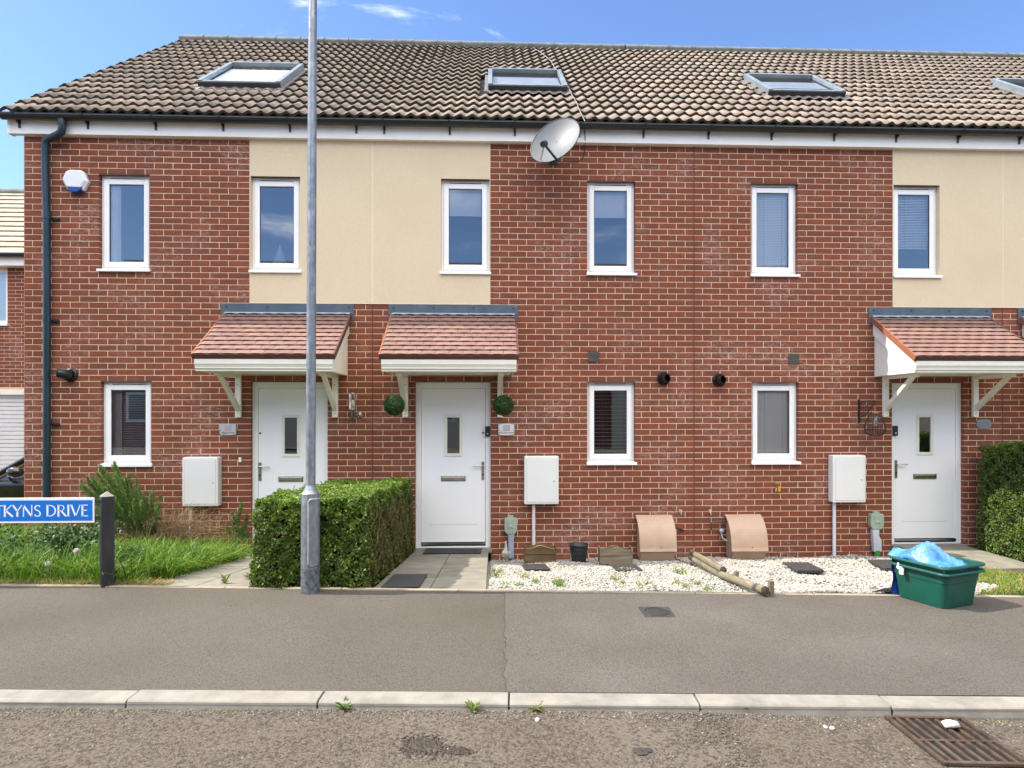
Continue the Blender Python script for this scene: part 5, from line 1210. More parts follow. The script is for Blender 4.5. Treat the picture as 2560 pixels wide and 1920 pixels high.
# satellite dish
o = thing('satellite_dish', 'grey satellite dish under the gutter of the middle house', 'satellite dish', (W(1395), -.02, ZZ(360, 1395))); Yd = -.46; Cd = Vector((W(1388, Yd), Yd, ZZ(352, 1388, Yd))); nrm = Vector((-.46, -.80, .38)).normalized()
up = Vector((0, 0, 1)); ax = up.cross(nrm).normalized(); ay = nrm.cross(ax).normalized(); q = MB(); V = []; NR, NS = 8, 48; RR = .312
# long axis of the offset dish lies towards the upper right
la = (ax*.55+ay*.84).normalized(); sa = nrm.cross(la).normalized()
for i in range(NR+1):
    for k in range(NS): t = 2*math.pi*k/NS; rr = RR*i/NR; V.append(Cd+la*rr*1.04*math.cos(t)+sa*rr*.97*math.sin(t)+nrm*(.065*(i/NR)**2-.05))
q.add(V, [(i*NS+k, i*NS+(k+1) % NS, (i+1)*NS+(k+1) % NS, (i+1)*NS+k) for i in range(NR) for k in range(NS)], 'dish_grey', True); rm = q.build('reflector', o)
q = MB(); ring = [Cd+la*RR*1.045*math.cos(t)+sa*RR*.975*math.sin(t)+nrm*.012 for t in np.linspace(0, 2*math.pi, 49)]; q.tube(ring, .007, 'dish_dark', 6, False); q.build('rim', rm)
q = MB()
for a, b in ((.02, .02), (.15, .04), (-.14, .07)): pz = Cd+la*a+sa*b-nrm*.044; q.lathe([(.006, 0), (.004, .004), (0, .004)], 'dish_dark', 8, Matrix.Translation(pz) @ nrm.to_track_quat('Z', 'Y').to_matrix().to_4x4())
q.build('bolt', rm)
foot = pa(1391, 398, -.62); tip = pa(1360, 360, -.88); q = MB(); q.tube([foot-(tip-foot)*.15, tip], .014, 'dish_dark', 8); q.build('feed_arm', o)
dn = (Cd-tip).normalized(); q = MB(); q.tube([tip-dn*.05, tip-dn*.01, tip+dn*.03], .034, 'dish_dark', 14, True, .028); q.tube([tip+dn*.03, tip+dn*.04], .036, 'dish_dark', 14); q.build('receiver', o)
q = MB(); q.tube([Cd-nrm*.05, Cd-nrm*.16, Vector((Cd.x+.02, -.06, Cd.z-.04)), Vector((Cd.x+.02, -.002, Cd.z-.04))], .018, 'dish_dark', 8); q.box(Cd.x-.03, Cd.x+.07, -.012, -.001, Cd.z-.12, Cd.z+.04, 'dish_dark'); q.build('wall_mount', o)
q = MB(); q.tube([tip, pa(1354, 385, -.75), pa(1350, 399, -.6), pa(1363, 403, -.3), pa(1375, 405, -.02)], .0035, 'cable_white', 5); q.tube([tip, pa(1357, 385, -.76), pa(1352, 400, -.6)], .003, 'dish_dark', 5)
q.tube([pa(1362, 404, -.02), pa(1400, 405, -.012), pa(1430, 406, -.012), pa(1448, 402, -.012), pa(1458, 392, -.012), pa(1462, 375, -.012), pa(1463, 345, -.09), pa(1461, 322, -.09)], .005, 'black_plastic', 6); q.build('cable', o)
q = MB(); cp = []
def rfpt(u, v, h=.055):
    t = (u-CX)/F; k = (YH-v)/F; dx, dy, dz = t*CS+SN, CS-t*SN, k; tp_ = math.tan(ROOF_P); r = (EZ+h/CP+tp_*(-D-EY)-HC)/(dz-tp_*dy); return Vector((dx*r, -D+dy*r, HC+dz*r))
for (u, v) in ((1462, 303), (1459, 296), (1449, 276), (1441, 255), (1429, 236), (1423, 222), (1412, 200), (1402, 186), (1391, 177), (1377, 152), (1366, 142), (1350, 130), (1337, 122)): cp.append(rfpt(u, v, .085))
q.tube(cp, .005, 'cable_white', 5); tag(q.build('roof_cable'), 'thin pale cable running down the roof tiles beside the middle roof window', 'cable')
# wall lamp left of the middle canopy
X, Zt = W(881, -.12), ZZ(983, 881, -.12); o = thing('wall_lamp', 'cylindrical glass wall lamp on a bent metal arm left of the middle canopy', 'wall lamp', (X, 0, Zt-.3)); Yl = -.12
q = MB(); q.lathe([(.0, .006), (.03, .006), (.045, .0), (.045, -.008)], 'pewter', 18, Matrix.Translation((X, Yl, Zt))); q.lathe([(.043, -.19), (.048, -.2), (.030, -.215), (.018, -.22), (.018, -.31), (0, -.31)], 'pewter', 18, Matrix.Translation((X, Yl, Zt)))
q.tube([(X, Yl, Zt-.27), (X+.03, -.06, Zt-.275), (X+.055, -.005, Zt-.27)], .012, 'pewter', 8); q.lathe([(0, 0), (.045, 0), (.04, .014), (0, .02)], 'pewter', 18, Matrix.Translation((X+.062, -.002, Zt-.27)) @ Matrix.Rotation(R(90), 4, 'X')); q.build('lamp_body', o)
q = MB(); q.lathe([(.041, -.008), (.041, -.19)], 'lamp_glass', 18, Matrix.Translation((X, Yl, Zt))); q.build('lamp_glass', o)
q = MB(); q.lathe([(.0, -.08), (.018, -.095), (.024, -.12), (.014, -.15), (.012, -.185), (0, -.19)], 'tag_white', 14, Matrix.Translation((X, Yl, Zt))); q.build('bulb', o)
q = MB()
for k in range(3): a = k*2.09+.5; q.tube([(X+.045*math.cos(a), Yl+.045*math.sin(a), Zt-.003), (X+.045*math.cos(a), Yl+.045*math.sin(a), Zt-.195)], .003, 'pewter', 5)
q.build('guard_bar', o)
# cage lantern
X0l = W(2148, -.01); o = thing('cage_lantern', 'black wire cage lantern hanging from a scrolled bracket left of the right door', 'lantern', (X0l, 0, ZZ(1058, 2148))); fz = lambda v: ZZ(v, 2150, -.01)
q = MB(); q.box(X0l-.013, X0l+.013, -.014, -.001, fz(1057), fz(999), 'black_plastic'); q.build('bracket_plate', o)
XH, YHk = W(2188, -.20), -.20
q = MB(); q.tube([(X0l, -.012, fz(1006)), (X0l+.08, -.09, fz(1004)+.01), (XH, YHk, ZZ(1003, 2188, YHk))], .009, 'black_plastic', 6); q.tube([(X0l, -.012, fz(1042)), (X0l+.06, -.05, fz(1038)), (X0l+.10, -.11, fz(1018)), (X0l+.125, -.14, fz(1008))], .008, 'black_plastic', 6)
for (cx0, cz0, rr) in ((.05, 1016, .022), (.085, 1013, .018), (.045, 1030, .018)):
    q.tube([(X0l+cx0+rr*math.cos(t), -.012-(cx0)*.9, fz(cz0)+rr*math.sin(t)) for t in np.linspace(0, 5.4, 14)], .005, 'black_plastic', 4)
q.build('bracket_arm', o)
Mh = Matrix.Translation((XH, YHk, ZZ(1034, 2186, YHk))); zt_ = ZZ(1034, 2186, YHk)
q = MB(); q.tube([(XH, YHk, ZZ(1003, 2188, YHk)), (XH, YHk, zt_+.10)], .003, 'black_plastic', 5); q.tube([(XH-.045, YHk, zt_), (XH-.045, YHk, zt_+.075), (XH, YHk, zt_+.10), (XH+.045, YHk, zt_+.075), (XH+.045, YHk, zt_)], .003, 'black_plastic', 5); q.build('hanger', o)
q = MB(); q.lathe([(0, .02), (.042, .02), (.044, .0), (.03, -.03), (0, -.03)], 'wood_edge', 16, Mh); q.build('lantern_cap', o)
prof = [(.045, .0), (.075, -.035), (.095, -.08), (.112, -.14), (.120, -.20), (.115, -.235), (.09, -.262), (.05, -.272)]; q = MB()
for k in range(24): a = 2*math.pi*k/24; q.tube([Mh @ Vector((r__*math.cos(a), r__*math.sin(a), z__)) for r__, z__ in prof], .0030, 'black_plastic', 4, False)
for r__, z__ in ((.045, 0), (.1, -.09), (.120, -.20), (.05, -.272)): q.tube([Mh @ Vector((r__*math.cos(t), r__*math.sin(t), z__)) for t in np.linspace(0, 2*math.pi, 25)], .0034, 'black_plastic', 4, False)
q.build('wire_cage', o); q = MB(); q.lathe([(.012, -.03), (.014, -.05), (.030, -.085), (.034, -.115), (.022, -.145), (0, -.155)], 'lamp_glass', 16, Mh); q.build('bulb', o)
q = MB(); q.lathe([(.004, -.05), (.012, -.08), (.012, -.12), (0, -.13)], 'tag_white', 8, Mh); q.build('filament', o)

# ------------------------------------------------------------------ things in the gardens
zg = lambda X, Y: zgard(X, Y, -.13)
def trough(label, ua, ub, vt, vb, m, edge, yaw=0):
    Y = GP((ua+ub)/2, vb, lambda a, b: zgard(a, b, -.15)+.012)[1]+.075; x0, x1 = W(ua, Y), W(ub, Y); z0, z1 = ZZ(vb, ua, Y-.075)-.004, ZZ(vt, ua, Y)+.018; o = thing('planter_trough', label, 'planter', ((x0+x1)/2, Y, z0), 'wooden troughs on the white gravel'); hm = (z0+z1)/2
    for (za, zb) in ((z0, hm-.003), (hm+.003, None)):
        b = MB(); n = 14
        for yy in (Y-.075, Y+.055):
            xs_ = [x0+.012+(x1-x0-.024)*i/n for i in range(n+1)]; tp = [(zb if zb else z1-.03+.035*math.exp(-((i/n-.5)/.2)**2)) for i in range(n+1)]
            b.prism([(x, za) for x in xs_]+[(x, t) for x, t in zip(xs_[::-1], tp[::-1])], 'y', yy, yy+.016, m)
        b.build('plank', o, fix=True)
    for xa in (x0, x1-.016): b = MB(); b.box(xa, xa+.016, Y-.08, Y+.076, z0+.005, z1, m); b.build('end_board', o, bevel=.004)
    b = MB(); n = 14; pts = [(x0+.01+(x1-x0-.02)*i/n, Y-.070, z1-.029+.035*math.exp(-((i/n-.5)/.2)**2)) for i in range(n+1)]; b.tube(pts, .006, edge, 5); b.build('top_edge', o)
    b = MB(); b.box(x0+.016, x1-.016, Y-.055, Y+.05, z0+.02, z1-.07, 'soil'); b.build('soil', o)
trough('brown wooden trough on the white gravel below the middle meter box', 1310, 1390, 1366, 1408, 'planter_brown', 'planter_edge'); trough('greyer weathered wooden trough between the black pot and the tan meter box', 1497, 1578, 1371, 1409, 'planter_grey', 'planter_grey')
Y = GP(1447, 1405, lambda a, b: zgard(a, b, -.15)+.012)[1]+.07; X = W(1447, Y); Z0_ = zgard(X, Y, -.15)+.004; o = thing('plant_pot', 'black ribbed plastic plant pot between the two wooden troughs', 'plant pot', (X, Y, Z0_)); q = MB()
pr = [(0, 0), (.085, 0)]+[(.085+.028*i/14+.0025*math.sin(i*1.9), .205*i/14) for i in range(1, 15)]+[(.118, .207), (.118, .222), (.108, .222), (.104, .15), (0, .15)]
q.lathe(pr, 'pot_grey', 32, Matrix.Translation((X, Y, Z0_))); q.build('pot', o); q = MB(); q.lathe([(0, .151), (.102, .151)], 'soil', 20, Matrix.Translation((X, Y, Z0_))); q.build('soil', o)
# goose ornament
Y = min(-.2, GP(1264, 1391, lambda a, b: zgard(a, b, -.15)+.012)[1]); X = W(1264, Y); Z0_ = zgard(X, Y, -.15)+.006; o = thing('goose_ornament', 'white standing goose ornament holding a small sign, beside the electric box', 'garden ornament', (X, Y, Z0_)); s_ = .25/.26
M = Matrix.Translation((X, Y, Z0_)) @ Matrix.Scale(s_, 4)
def blob(mb, pts, mat, n=14):
    V = []; 
    for (x, y, z, r) in pts:
        for k in range(n): t = 2*math.pi*k/n; V.append(M @ Vector((x+r*math.cos(t), y+r*.85*math.sin(t), z)))
    mb.add(V, [(i*n+k, i*n+(k+1) % n, (i+1)*n+(k+1) % n, (i+1)*n+k) for i in range(len(pts)-1) for k in range(n)], mat, True); mb.add(V[:n], [tuple(range(n))[::-1]], mat); mb.add(V[-n:], [tuple(range(n))], mat)
q = MB(); blob(q, [(0, 0, .035, .02), (-.002, 0, .05, .042), (-.004, 0, .08, .050), (-.006, 0, .105, .047), (-.004, 0, .13, .034), (.0, 0, .155, .022), (.004, 0, .19, .016), (.004, 0, .215, .015), (.003, 0, .235, .018), (.004, 0, .25, .015), (.004, 0, .256, .006)], 'goose_white')
q.build('body', o)
q = MB(); blob(q, [(.012, -.004, .225, .004), (.016, -.006, .235, .013), (.018, -.006, .246, .012), (.02, -.006, .25, .004)], 'goose_dark'); q.tube([M @ Vector((.015, -.01, .238)), M @ Vector((.042, -.02, .236))], .006, 'goose_dark', 6, True, .002); q.build('beak', o)
for s in (-1, 1): q = MB(); q.tube([M @ Vector((s*.018, 0, .04)), M @ Vector((s*.02, -.002, .0))], .009, 'goose_white', 8); q.build('leg', o)
q = MB(); q.box(-.030, .062, -.056, -.050, .088, .118, 'goose_white', M); sg = q.build('sign_board', o); text_obj('lettering', 'Welcome', .02, M @ Vector((.016, -.0575, .103)), 'text_dark', o)
q = MB()
for a, b in (((-.04, -.02, .12), (-.028, -.05, .11)), ((.035, -.03, .125), (.055, -.05, .115))): q.tube([M @ Vector(a), M @ Vector(b)], .009, 'goose_white', 6)
q.build('wing', o)
# inspection covers in the gravel, the path and the pavement
def cover(label, quad, zf, mat, frame=None, ribs=0, th=.02, cat='inspection cover', name='inspection_cover', grp='dark inspection covers in the gravel', lift=.012, tilt=0):
    P = [Vector(GP(u, v, zf))+Vector((0, 0, lift)) for u, v in quad]; c = sum(P, Vector())/4; o = thing(name, label, cat, c, grp)
    q = MB(); q.hexa([tuple(p-Vector((0, 0, th))) for p in P]+[tuple(p) for p in P], mat); q.build('lid', o, bevel=.003, fix=True)
    a, b, c_, d = P[3], P[2], P[1], P[0]
    for i in range(ribs):
        t = (i+.5)/ribs; q = MB(); p0 = a.lerp(d, t*.92+.04).lerp(b.lerp(c_, t*.92+.04), .05); p1 = a.lerp(d, t*.92+.04).lerp(b.lerp(c_, t*.92+.04), .95); q.tube([p0+Vector((0, 0, .001)), p1+Vector((0, 0, .001))], .003, mat, 4); q.build('rib', o)
    return o, P
zc1 = lambda X, Y: zgard(X, Y, -.115)
cover('black ribbed cover set in the gravel in front of the brown trough', [(1311, 1425.5), (1376, 1425), (1363, 1412), (1304, 1413)], zc1, 'cast_iron', ribs=7)
cover('black cover in the gravel before the grey trough, a weed at its edge', [(1541, 1429), (1608, 1428), (1588, 1412.5), (1522, 1412)], zc1, 'cast_iron', ribs=7)
cover('black cover lying raised on the cobbles below the white pipe', [(1994, 1433), (2060, 1432), (2020, 1412), (1956, 1412)], zc1, 'cast_iron', ribs=6, lift=.03, th=.03)
cover('black cover half hidden behind the green recycling boxes', [(2212, 1427), (2272, 1425), (2240, 1405), (2170, 1405)], zc1, 'cast_iron', ribs=6, lift=.03, th=.03)
cover('black rubber door mat at the middle doorstep', [(1056, 1386), (1202, 1384.6), (1205, 1373), (1065, 1373)], zp2, 'mat_rubber', ribs=5, th=.006, lift=.012, cat='door mat', name='door_mat', grp=None)
cover('large dark grey mat at the front left corner of the middle path by the hedge', [(952, 1471), (1047.6, 1470.4), (1069.5, 1438.7), (985, 1438.7)], zp2, 'mat_grey', th=.008, lift=.014, cat='mat', name='path_mat', grp=None)
zpv = lambda X, Y: zpav(X, Y)+.004
pc, PP = cover('rectangular iron cover set in the pavement in front of the left tan meter box', [(1612, 1543), (1690, 1543), (1671, 1518), (1594.5, 1517.5)], zpv, 'cast_iron', th=.02, lift=.0035, grp=None)
q = MB(); ctr = sum(PP, Vector())/4; ex, ey = (PP[1]-PP[0])/2, (PP[2]-PP[1])/2
for k in (-.55, -.28, 0, .28, .55): 
    hh_ = math.sqrt(max(0, .62-k*k)); q.tube([ctr+ex*k-ey*hh_+Vector((0, 0, .0015)), ctr+ex*k+ey*hh_+Vector((0, 0, .0015))], .0028, 'cast_iron', 4); q.tube([ctr+ey*k-ex*hh_+Vector((0, 0, .0015)), ctr+ey*k+ex*hh_+Vector((0, 0, .0015))], .0028, 'cast_iron', 4)
q.tube([ctr+ex*.8*math.cos(t)+ey*.8*math.sin(t)+Vector((0, 0, .0015)) for t in np.linspace(0, 2*math.pi, 30)], .004, 'cast_iron', 4, False); q.build('raised_pattern', pc)
# dark tar stains on the pavement and road (thin patches)
def blot(name, u, v, ru, rv, zf, mat, dz):
    V = [GP(u, v, zf)]; n = 26
    for i in range(n):
        t = 2*math.pi*i/n; k = 1+.16*math.sin(3*t+u)+.1*math.sin(7*t); V.append(GP(u+ru*k*math.cos(t), v+rv*k*math.sin(t), zf))
    V = [(a, b, zf(a, b)+dz) for a, b, c in V]; Fs = [(0, 1+i, 1+(i+1) % n) for i in range(n)]; return tag(bulk(name, V, Fs, mat), kind='structure')
blot('tar_patch', 1605, 1880, 24, 9.5, zroad, 'tar_dark', .0052)
noisy('asphalt_stain', (.030, .025, .020), (.105, .086, .068), 70, .95, .009, 62, detail=7, ramp=(.3, .68), spec=.2)
def stain(u, v, ru, rv, n_=90):
    P_ = []
    for _ in range(n_*6):
        a = rng.uniform(0, 6.283); r_ = abs(rng.normal(0, .42)); P_.append(GP(u+ru*r_*math.cos(a), v+rv*r_*math.sin(a), zroad))
    return P_
tag(pebbles('damp_aggregate', [(a, b, zroad(a, b)+.0006) for a, b, c in stain(1062, 1866, 75, 30, 170)+stain(1150, 1878, 32, 12, 50)], .0085, 'asphalt_stain', [(1, 1, 1)], .25, .5), kind='stuff')
# timber edging logs
def log(o, p0, p1, r_, nm='log'):
    q = MB(); p0, p1 = Vector(p0), Vector(p1); pts = [p0.lerp(p1, t) for t in np.linspace(0, 1, 8)]; q.tube(pts, r_, 'log_wood', 14, False)
    ob = q.build(nm, o); d = (p1-p0).normalized(); e = MB()
    for pp, s in ((p0, -1), (p1, 1)): e.lathe([(0, 0), (r_*.8, 0), (r_, -.004)], 'log_end', 14, Matrix.Translation(pp+d*s*.001) @ (d*s).to_track_quat('Z', 'Y').to_matrix().to_4x4())
    e.build('cut_end', ob); return ob
zl_ = lambda X, Y: zgard(X, Y, -.13)+.03
a0, a1, a2 = Vector(GP(1727, 1400, zl_)), Vector(GP(1812, 1446, zl_)), Vector(GP(1916, 1487, zl_))
a0.z += .03; a2.z += .02
o = thing('timber_edging', 'round timber rails dividing the white gravel from the cobbles', 'timber edging', a1); log(o, a0, a1.lerp(a2, .12)+Vector((0, 0, .0)), .032); log(o, a0+Vector((.02, .04, .05)), a1+Vector((.03, .12, .045)), .031); log(o, a1+Vector((-.03, .0, .03)), a2+Vector((0, .02, .006)), .033)
for (t, dz_) in ((.12, .07), (.93, .07)):
    p = a1.lerp(a2, t)+Vector((.075, .03, 0)); q = MB(); q.box(p.x-.018, p.x+.018, p.y-.02, p.y+.02, p.z-.05, p.z+dz_, 'log_wood'); q.build('stake', o, bevel=.003)
# recycling boxes
cb = Vector((*c2w(3.10, 4.95), 0)); cb.z = zpav(cb.x, cb.y)+.006; ang = math.atan2(.295, -.12)+TH*-1
e1 = Vector((*c2w(3.03, 4.70), 0)); e2 = Vector((*c2w(2.908, 4.995), 0)); e3 = Vector((*c2w(3.365, 4.815), 0)); dl = (e2-e1); dr = (e3-e1)
dL, dR = dl.normalized(), (dr-dl.normalized()*dr.dot(dl.normalized())).normalized(); Ll, Lr = .36, .335
def recbox(label, z0, h, zc_show=True, grp='nested green recycling boxes'):
    base = e1+Vector((0, 0, zpav(e1.x, e1.y)+.006)); o = thing('recycling_box', label, 'recycling box', base+dL*Ll/2+dR*Lr/2, grp); q = MB()
    def ring(s, z, chamf=.0, n=4):
        c = base+dL*Ll/2+dR*Lr/2; a, b = Ll/2+s, Lr/2+s; pts = []
        for (sa_, sb_) in ((-1, -1), (-1, 1), (1, 1), (1, -1)):
            for t in range(n+1):
                k = t/n*math.pi/2; rc = .035+s*.3
                # corner arc
                ca, cb_ = sa_*(a-rc), sb_*(b-rc); base_ang = {(-1, -1): math.pi, (-1, 1): math.pi/2, (1, 1): 0, (1, -1): -math.pi/2}[(sa_, sb_)]
                tt_ = base_ang+math.pi/2-k if False else base_ang+(math.pi/2)*(1-t/n)
                pts.append(c+dL*(ca+rc*math.cos(tt_))+dR*(cb_+rc*math.sin(tt_))+Vector((0, 0, z)))
        return pts
    prof = [(-.03, z0+.03), (-.02, z0+.02), (-.0, z0+.005), (0, z0), (.022, z0+h*.68), (.026, z0+h*.69), (.03, z0+h*.92), (.034, z0+h*.93), (.058, z0+h*.93), (.062, z0+h*.95), (.058, z0+h), (.032, z0+h), (.026, z0+h*.9), (-.012, z0+.03), (-.12, z0+.028)]
    prof = prof[2:]; R_ = [ring(s, z) for s, z in prof]; n = len(R_[0]); V = [p for r in R_ for p in r]
    q.add(V, [(i*n+k, i*n+(k+1) % n, (i+1)*n+(k+1) % n, (i+1)*n+k) for i in range(len(R_)-1) for k in range(n)], 'bin_green', False); q.add(R_[0], [tuple(range(n))], 'bin_green'); q.add(R_[-1], [tuple(range(n))], 'bin_green')
    q.build('box_shell', o, fix=True, bevel=.0025)
    q = MB()
    for k in (.12, .20): p = base+dR*(Lr*k*1.0+.15)-dL*.030+Vector((0, 0, z0+h*.90)); q.box(-.012, .012, -.002, .002, -.004, .004, 'void_dark', Matrix.Translation(p) @ Matrix.Rotation(math.atan2(dR.y, dR.x), 4, 'Z'))
    q.build('handle_slot', o); return o, base
r1, bb = recbox('lower dark green recycling box standing on the pavement at the right', 0, .262); r2, _ = recbox('upper dark green recycling box nested in the lower one, holding the blue bag', .045, .262)
# blue bag folded over the upper box
o = None; q = MB(); nu, nv = 26, 20; V = []; c = bb+dL*Ll*.5+dR*Lr*.5
for i in range(nu+1):
    for j in range(nv+1):
        s, t = i/nu, j/nv                                       # s along dL (front -> back left), t along dR
        a = -.03+s*(Ll+.085); b = -.04+t*(Lr*.80+.01)
        rid = math.exp(-((s-.52+.2*(t-.5))/.20)**2)*math.exp(-((t-.55)/.33)**2)
        z = .312+.125*rid+.035*math.exp(-((t-.25)/.2)**2)*(s > .3)-.05*max(0, .12-t)*3+.008*math.sin(s*13+t*6)+.007*math.sin(t*15+s*9)+.003*math.sin(s*41-t*37)
        if s < .1: z -= (0.1-s)*.3
        p = bb+dL*a+dR*b+Vector((0, 0, z)); V.append(p)
q.add(V, [(i*(nv+1)+j, i*(nv+1)+j+1, (i+1)*(nv+1)+j+1, (i+1)*(nv+1)+j) for i in range(nu) for j in range(nv)], 'bag_blue', True)
bg_ = q.build('blue_bag'); tag(bg_, 'crumpled light blue woven bag heaped on top of the recycling boxes', 'bag')
sm = bg_.modifiers.new('thick', 'SOLIDIFY'); sm.thickness = .004
q = MB(); n = 10; V = []
for i in range(n+1):
    for j in range(5):
        s = i/n; p = bb+dL*(Ll+.030+.008*math.sin(s*9+j))+dR*(-.010+j*.022)+Vector((0, 0, .27*(1-s)+.008)); V.append(p+dL*.012*math.sin(j*2.2))
q.add(V, [(i*5+j, i*5+j+1, (i+1)*5+j+1, (i+1)*5+j) for i in range(n) for j in range(4)], 'bag_blue_dark', True); q.add([p+dL*.01 for p in V], [(i*5+j, i*5+j+1, (i+1)*5+j+1, (i+1)*5+j) for i in range(n) for j in range(4)], 'bag_blue_dark', True)
tag(q.build('blue_bag'), 'dark blue bag hanging down behind the left corner of the recycling boxes', 'bag')
Mt = Matrix.Translation(bb+dL*(Ll*.78)-dR*.062+Vector((0, 0, .225))) @ Matrix.Rotation(math.atan2(dL.y, dL.x), 4, 'Z'); q = MB(); q.box(-.016, .018, -.004, .004, -.035, .012, 'tag_white', Mt); q.box(-.002, .04, -.004, .004, .008, .020, 'tag_white', Mt); q.box(.02, .032, -.003, .005, .0, .045, 'tag_white', Mt)
tag(q.build('paper_tag'), 'small white tag tied to the rim of the lower recycling box', 'tag')
# torn membrane edge near the boxes
pm = [GP(u, v, lambda X, Y: zgard(X, Y, -.13)) for u, v in ((2178, 1489), (2212, 1480), (2250, 1474), (2256, 1490))]; q = MB(); q.add([(a, b, c+.03) for a, b, c in pm], [(0, 1, 2, 3)], 'void_dark'); tag(q.build('weed_membrane'), 'torn edge of black weed membrane beside the recycling boxes', 'membrane')

# ------------------------------------------------------------------ lamp column
xb, yb_ = c2w((768.5-CX)/F*4.99, 0)[0], 0; lp = GP(769, 1486.5, zpav); Yl = lp[1]+.07; Xl = lp[0]; Zl = lp[2]; wl = w2c(Xl, Yl)[1]; px = F/wl
o = thing('lamp_column', 'galvanised steel lamp column standing on the pavement in front of the hedge', 'lamp post', (Xl, Yl, Zl)); rb = 45.5/2/px; ru = 24.5/2/px; rt = 21/2/px
zsh = HC-(1233-YH)/px; zbs = HC-(1213-YH)/px; tilt = 6.5/px/((1487-0)/px); tx = lambda z: Xl+(z-Zl)*.0042
q = MB(); q.tube([(tx(Zl-.1), Yl, Zl-.1), (tx(Zl+.19), Yl, Zl+.19)], rb*1.0, 'galvanised_worn', 32); q.build('base_band', o)
q = MB(); q.tube([(tx(Zl+.19), Yl, Zl+.19), (tx(zsh), Yl, zsh)], rb, 'galvanised', 32, True); q.tube([(tx(zsh), Yl, zsh), (tx(zsh+.012), Yl, zsh+.012), (tx((zsh+zbs)/2), Yl, (zsh+zbs)/2), (tx(zbs), Yl, zbs)], rb, 'galvanised', 32, False, ru); q.build('base', o)
q = MB(); zt_ = 6.4; q.tube([(tx(zbs-.01), Yl, zbs-.01)]+[(tx(z), Yl, z) for z in np.linspace(zbs, zt_, 10)], ru, 'galvanised', 28, True, rt*.93); q.build('shaft', o)
q = MB(); q.box(tx(zt_)-.07, tx(zt_)+.07, Yl-.45, Yl+.08, zt_, zt_+.09, 'galvanised'); q.build('lantern_head', o, bevel=.02)
dr_ = MB(); za_, zb_ = HC-(1412-YH)/px, HC-(1245-YH)/px
a0_, a1_ = R(-88), R(-12); V = []; n = 10
def arc(a, z, r=rb+.0035): return (tx(z)+r*math.sin(-a_off+a) if False else tx(z)+r*math.cos(a), Yl+r*math.sin(a), z)
ring_o = []
for t in np.linspace(0, 1, 9): ring_o.append((a0_+(a1_-a0_)*t, za_))
V = [arc(a, z) for a, z in [(a0_+(a1_-a0_)*i/n, za_) for i in range(n+1)]+[(a0_+(a1_-a0_)*i/n, zb_) for i in range(n+1)]]
dr_.add(V, [(i, i+1, n+2+i, n+1+i) for i in range(n)], 'galvanised', True); dr_.build('access_door', o)
q = MB(); pts = [arc(a0_, za_+.02, rb+.004)]+[arc(a0_, z, rb+.004) for z in np.linspace(za_+.03, zb_-.02, 5)]+[arc(a0_+.15, zb_-.004, rb+.004)]+[arc(a, zb_, rb+.004) for a in np.linspace(a0_+.25, a1_, 5)]
q.tube(pts, .0040, 'plaque_silver', 5, False); pts = [arc(a0_, za_+.02, rb+.004), arc(a0_+.12, za_+.004, rb+.004)]+[arc(a, za_, rb+.004) for a in np.linspace(a0_+.25, a1_, 5)]; q.tube(pts, .0032, 'galvanised_worn', 5, False); q.build('door_edge', o)

# ------------------------------------------------------------------ street name sign
ps = GP(262, 1467, zpav); Xs, Ys, Zs = ps[0], ps[1]+.03, ps[2]; ws = w2c(Xs, Ys)[1]; pxs = F/ws
o = thing('street_name_sign', 'blue street name sign with white lettering on black posts at the pavement edge', 'street sign', (Xs, Ys, Zs)); ztp = HC-(1240-YH)/pxs
def signpost(X):
    hw = .045; M = Matrix.Translation((X, Ys, 0)) @ Matrix.Rotation(R(38), 4, 'Z'); q = MB(); q.box(-hw, hw, -hw, hw, Zs-.1, ztp, 'post_black', M); pst = q.build('post', o, bevel=.004)
    q = MB(); q.add([(-hw, -hw, ztp), (hw, -hw, ztp), (hw, hw, ztp), (-hw, hw, ztp), (0, 0, ztp+.038)], [(0, 1, 4), (1, 2, 4), (2, 3, 4), (3, 0, 4)], 'post_cap', False, M); q.build('cap', pst)
signpost(Xs)
PL = 1.06; xr = W(244.5, Ys); xl = xr-PL; signpost(xl-.075); zA, zB = HC-(1304-YH)/pxs, HC-(1241.5-YH)/pxs; yf = Ys-.045
q = MB(); q.box(xl, xr, yf, yf+.004, zA, zB, 'sign_white'); pl = q.build('name_plate', o, bevel=.0015); bw = .017
q = MB(); q.box(xl+bw, xr-bw+.004, yf-.0012, yf-.0002, zA+bw*.9, zB-bw*1.2, 'sign_blue'); q.build('blue_panel', pl)
q = MB(); q.box(xl-.05, Xs, yf+.004, yf+.028, zB-.045, zB-.02, 'post_black'); q.box(xl-.05, Xs, yf+.004, yf+.028, zA+.02, zA+.045, 'post_black'); q.build('back_rail', o)
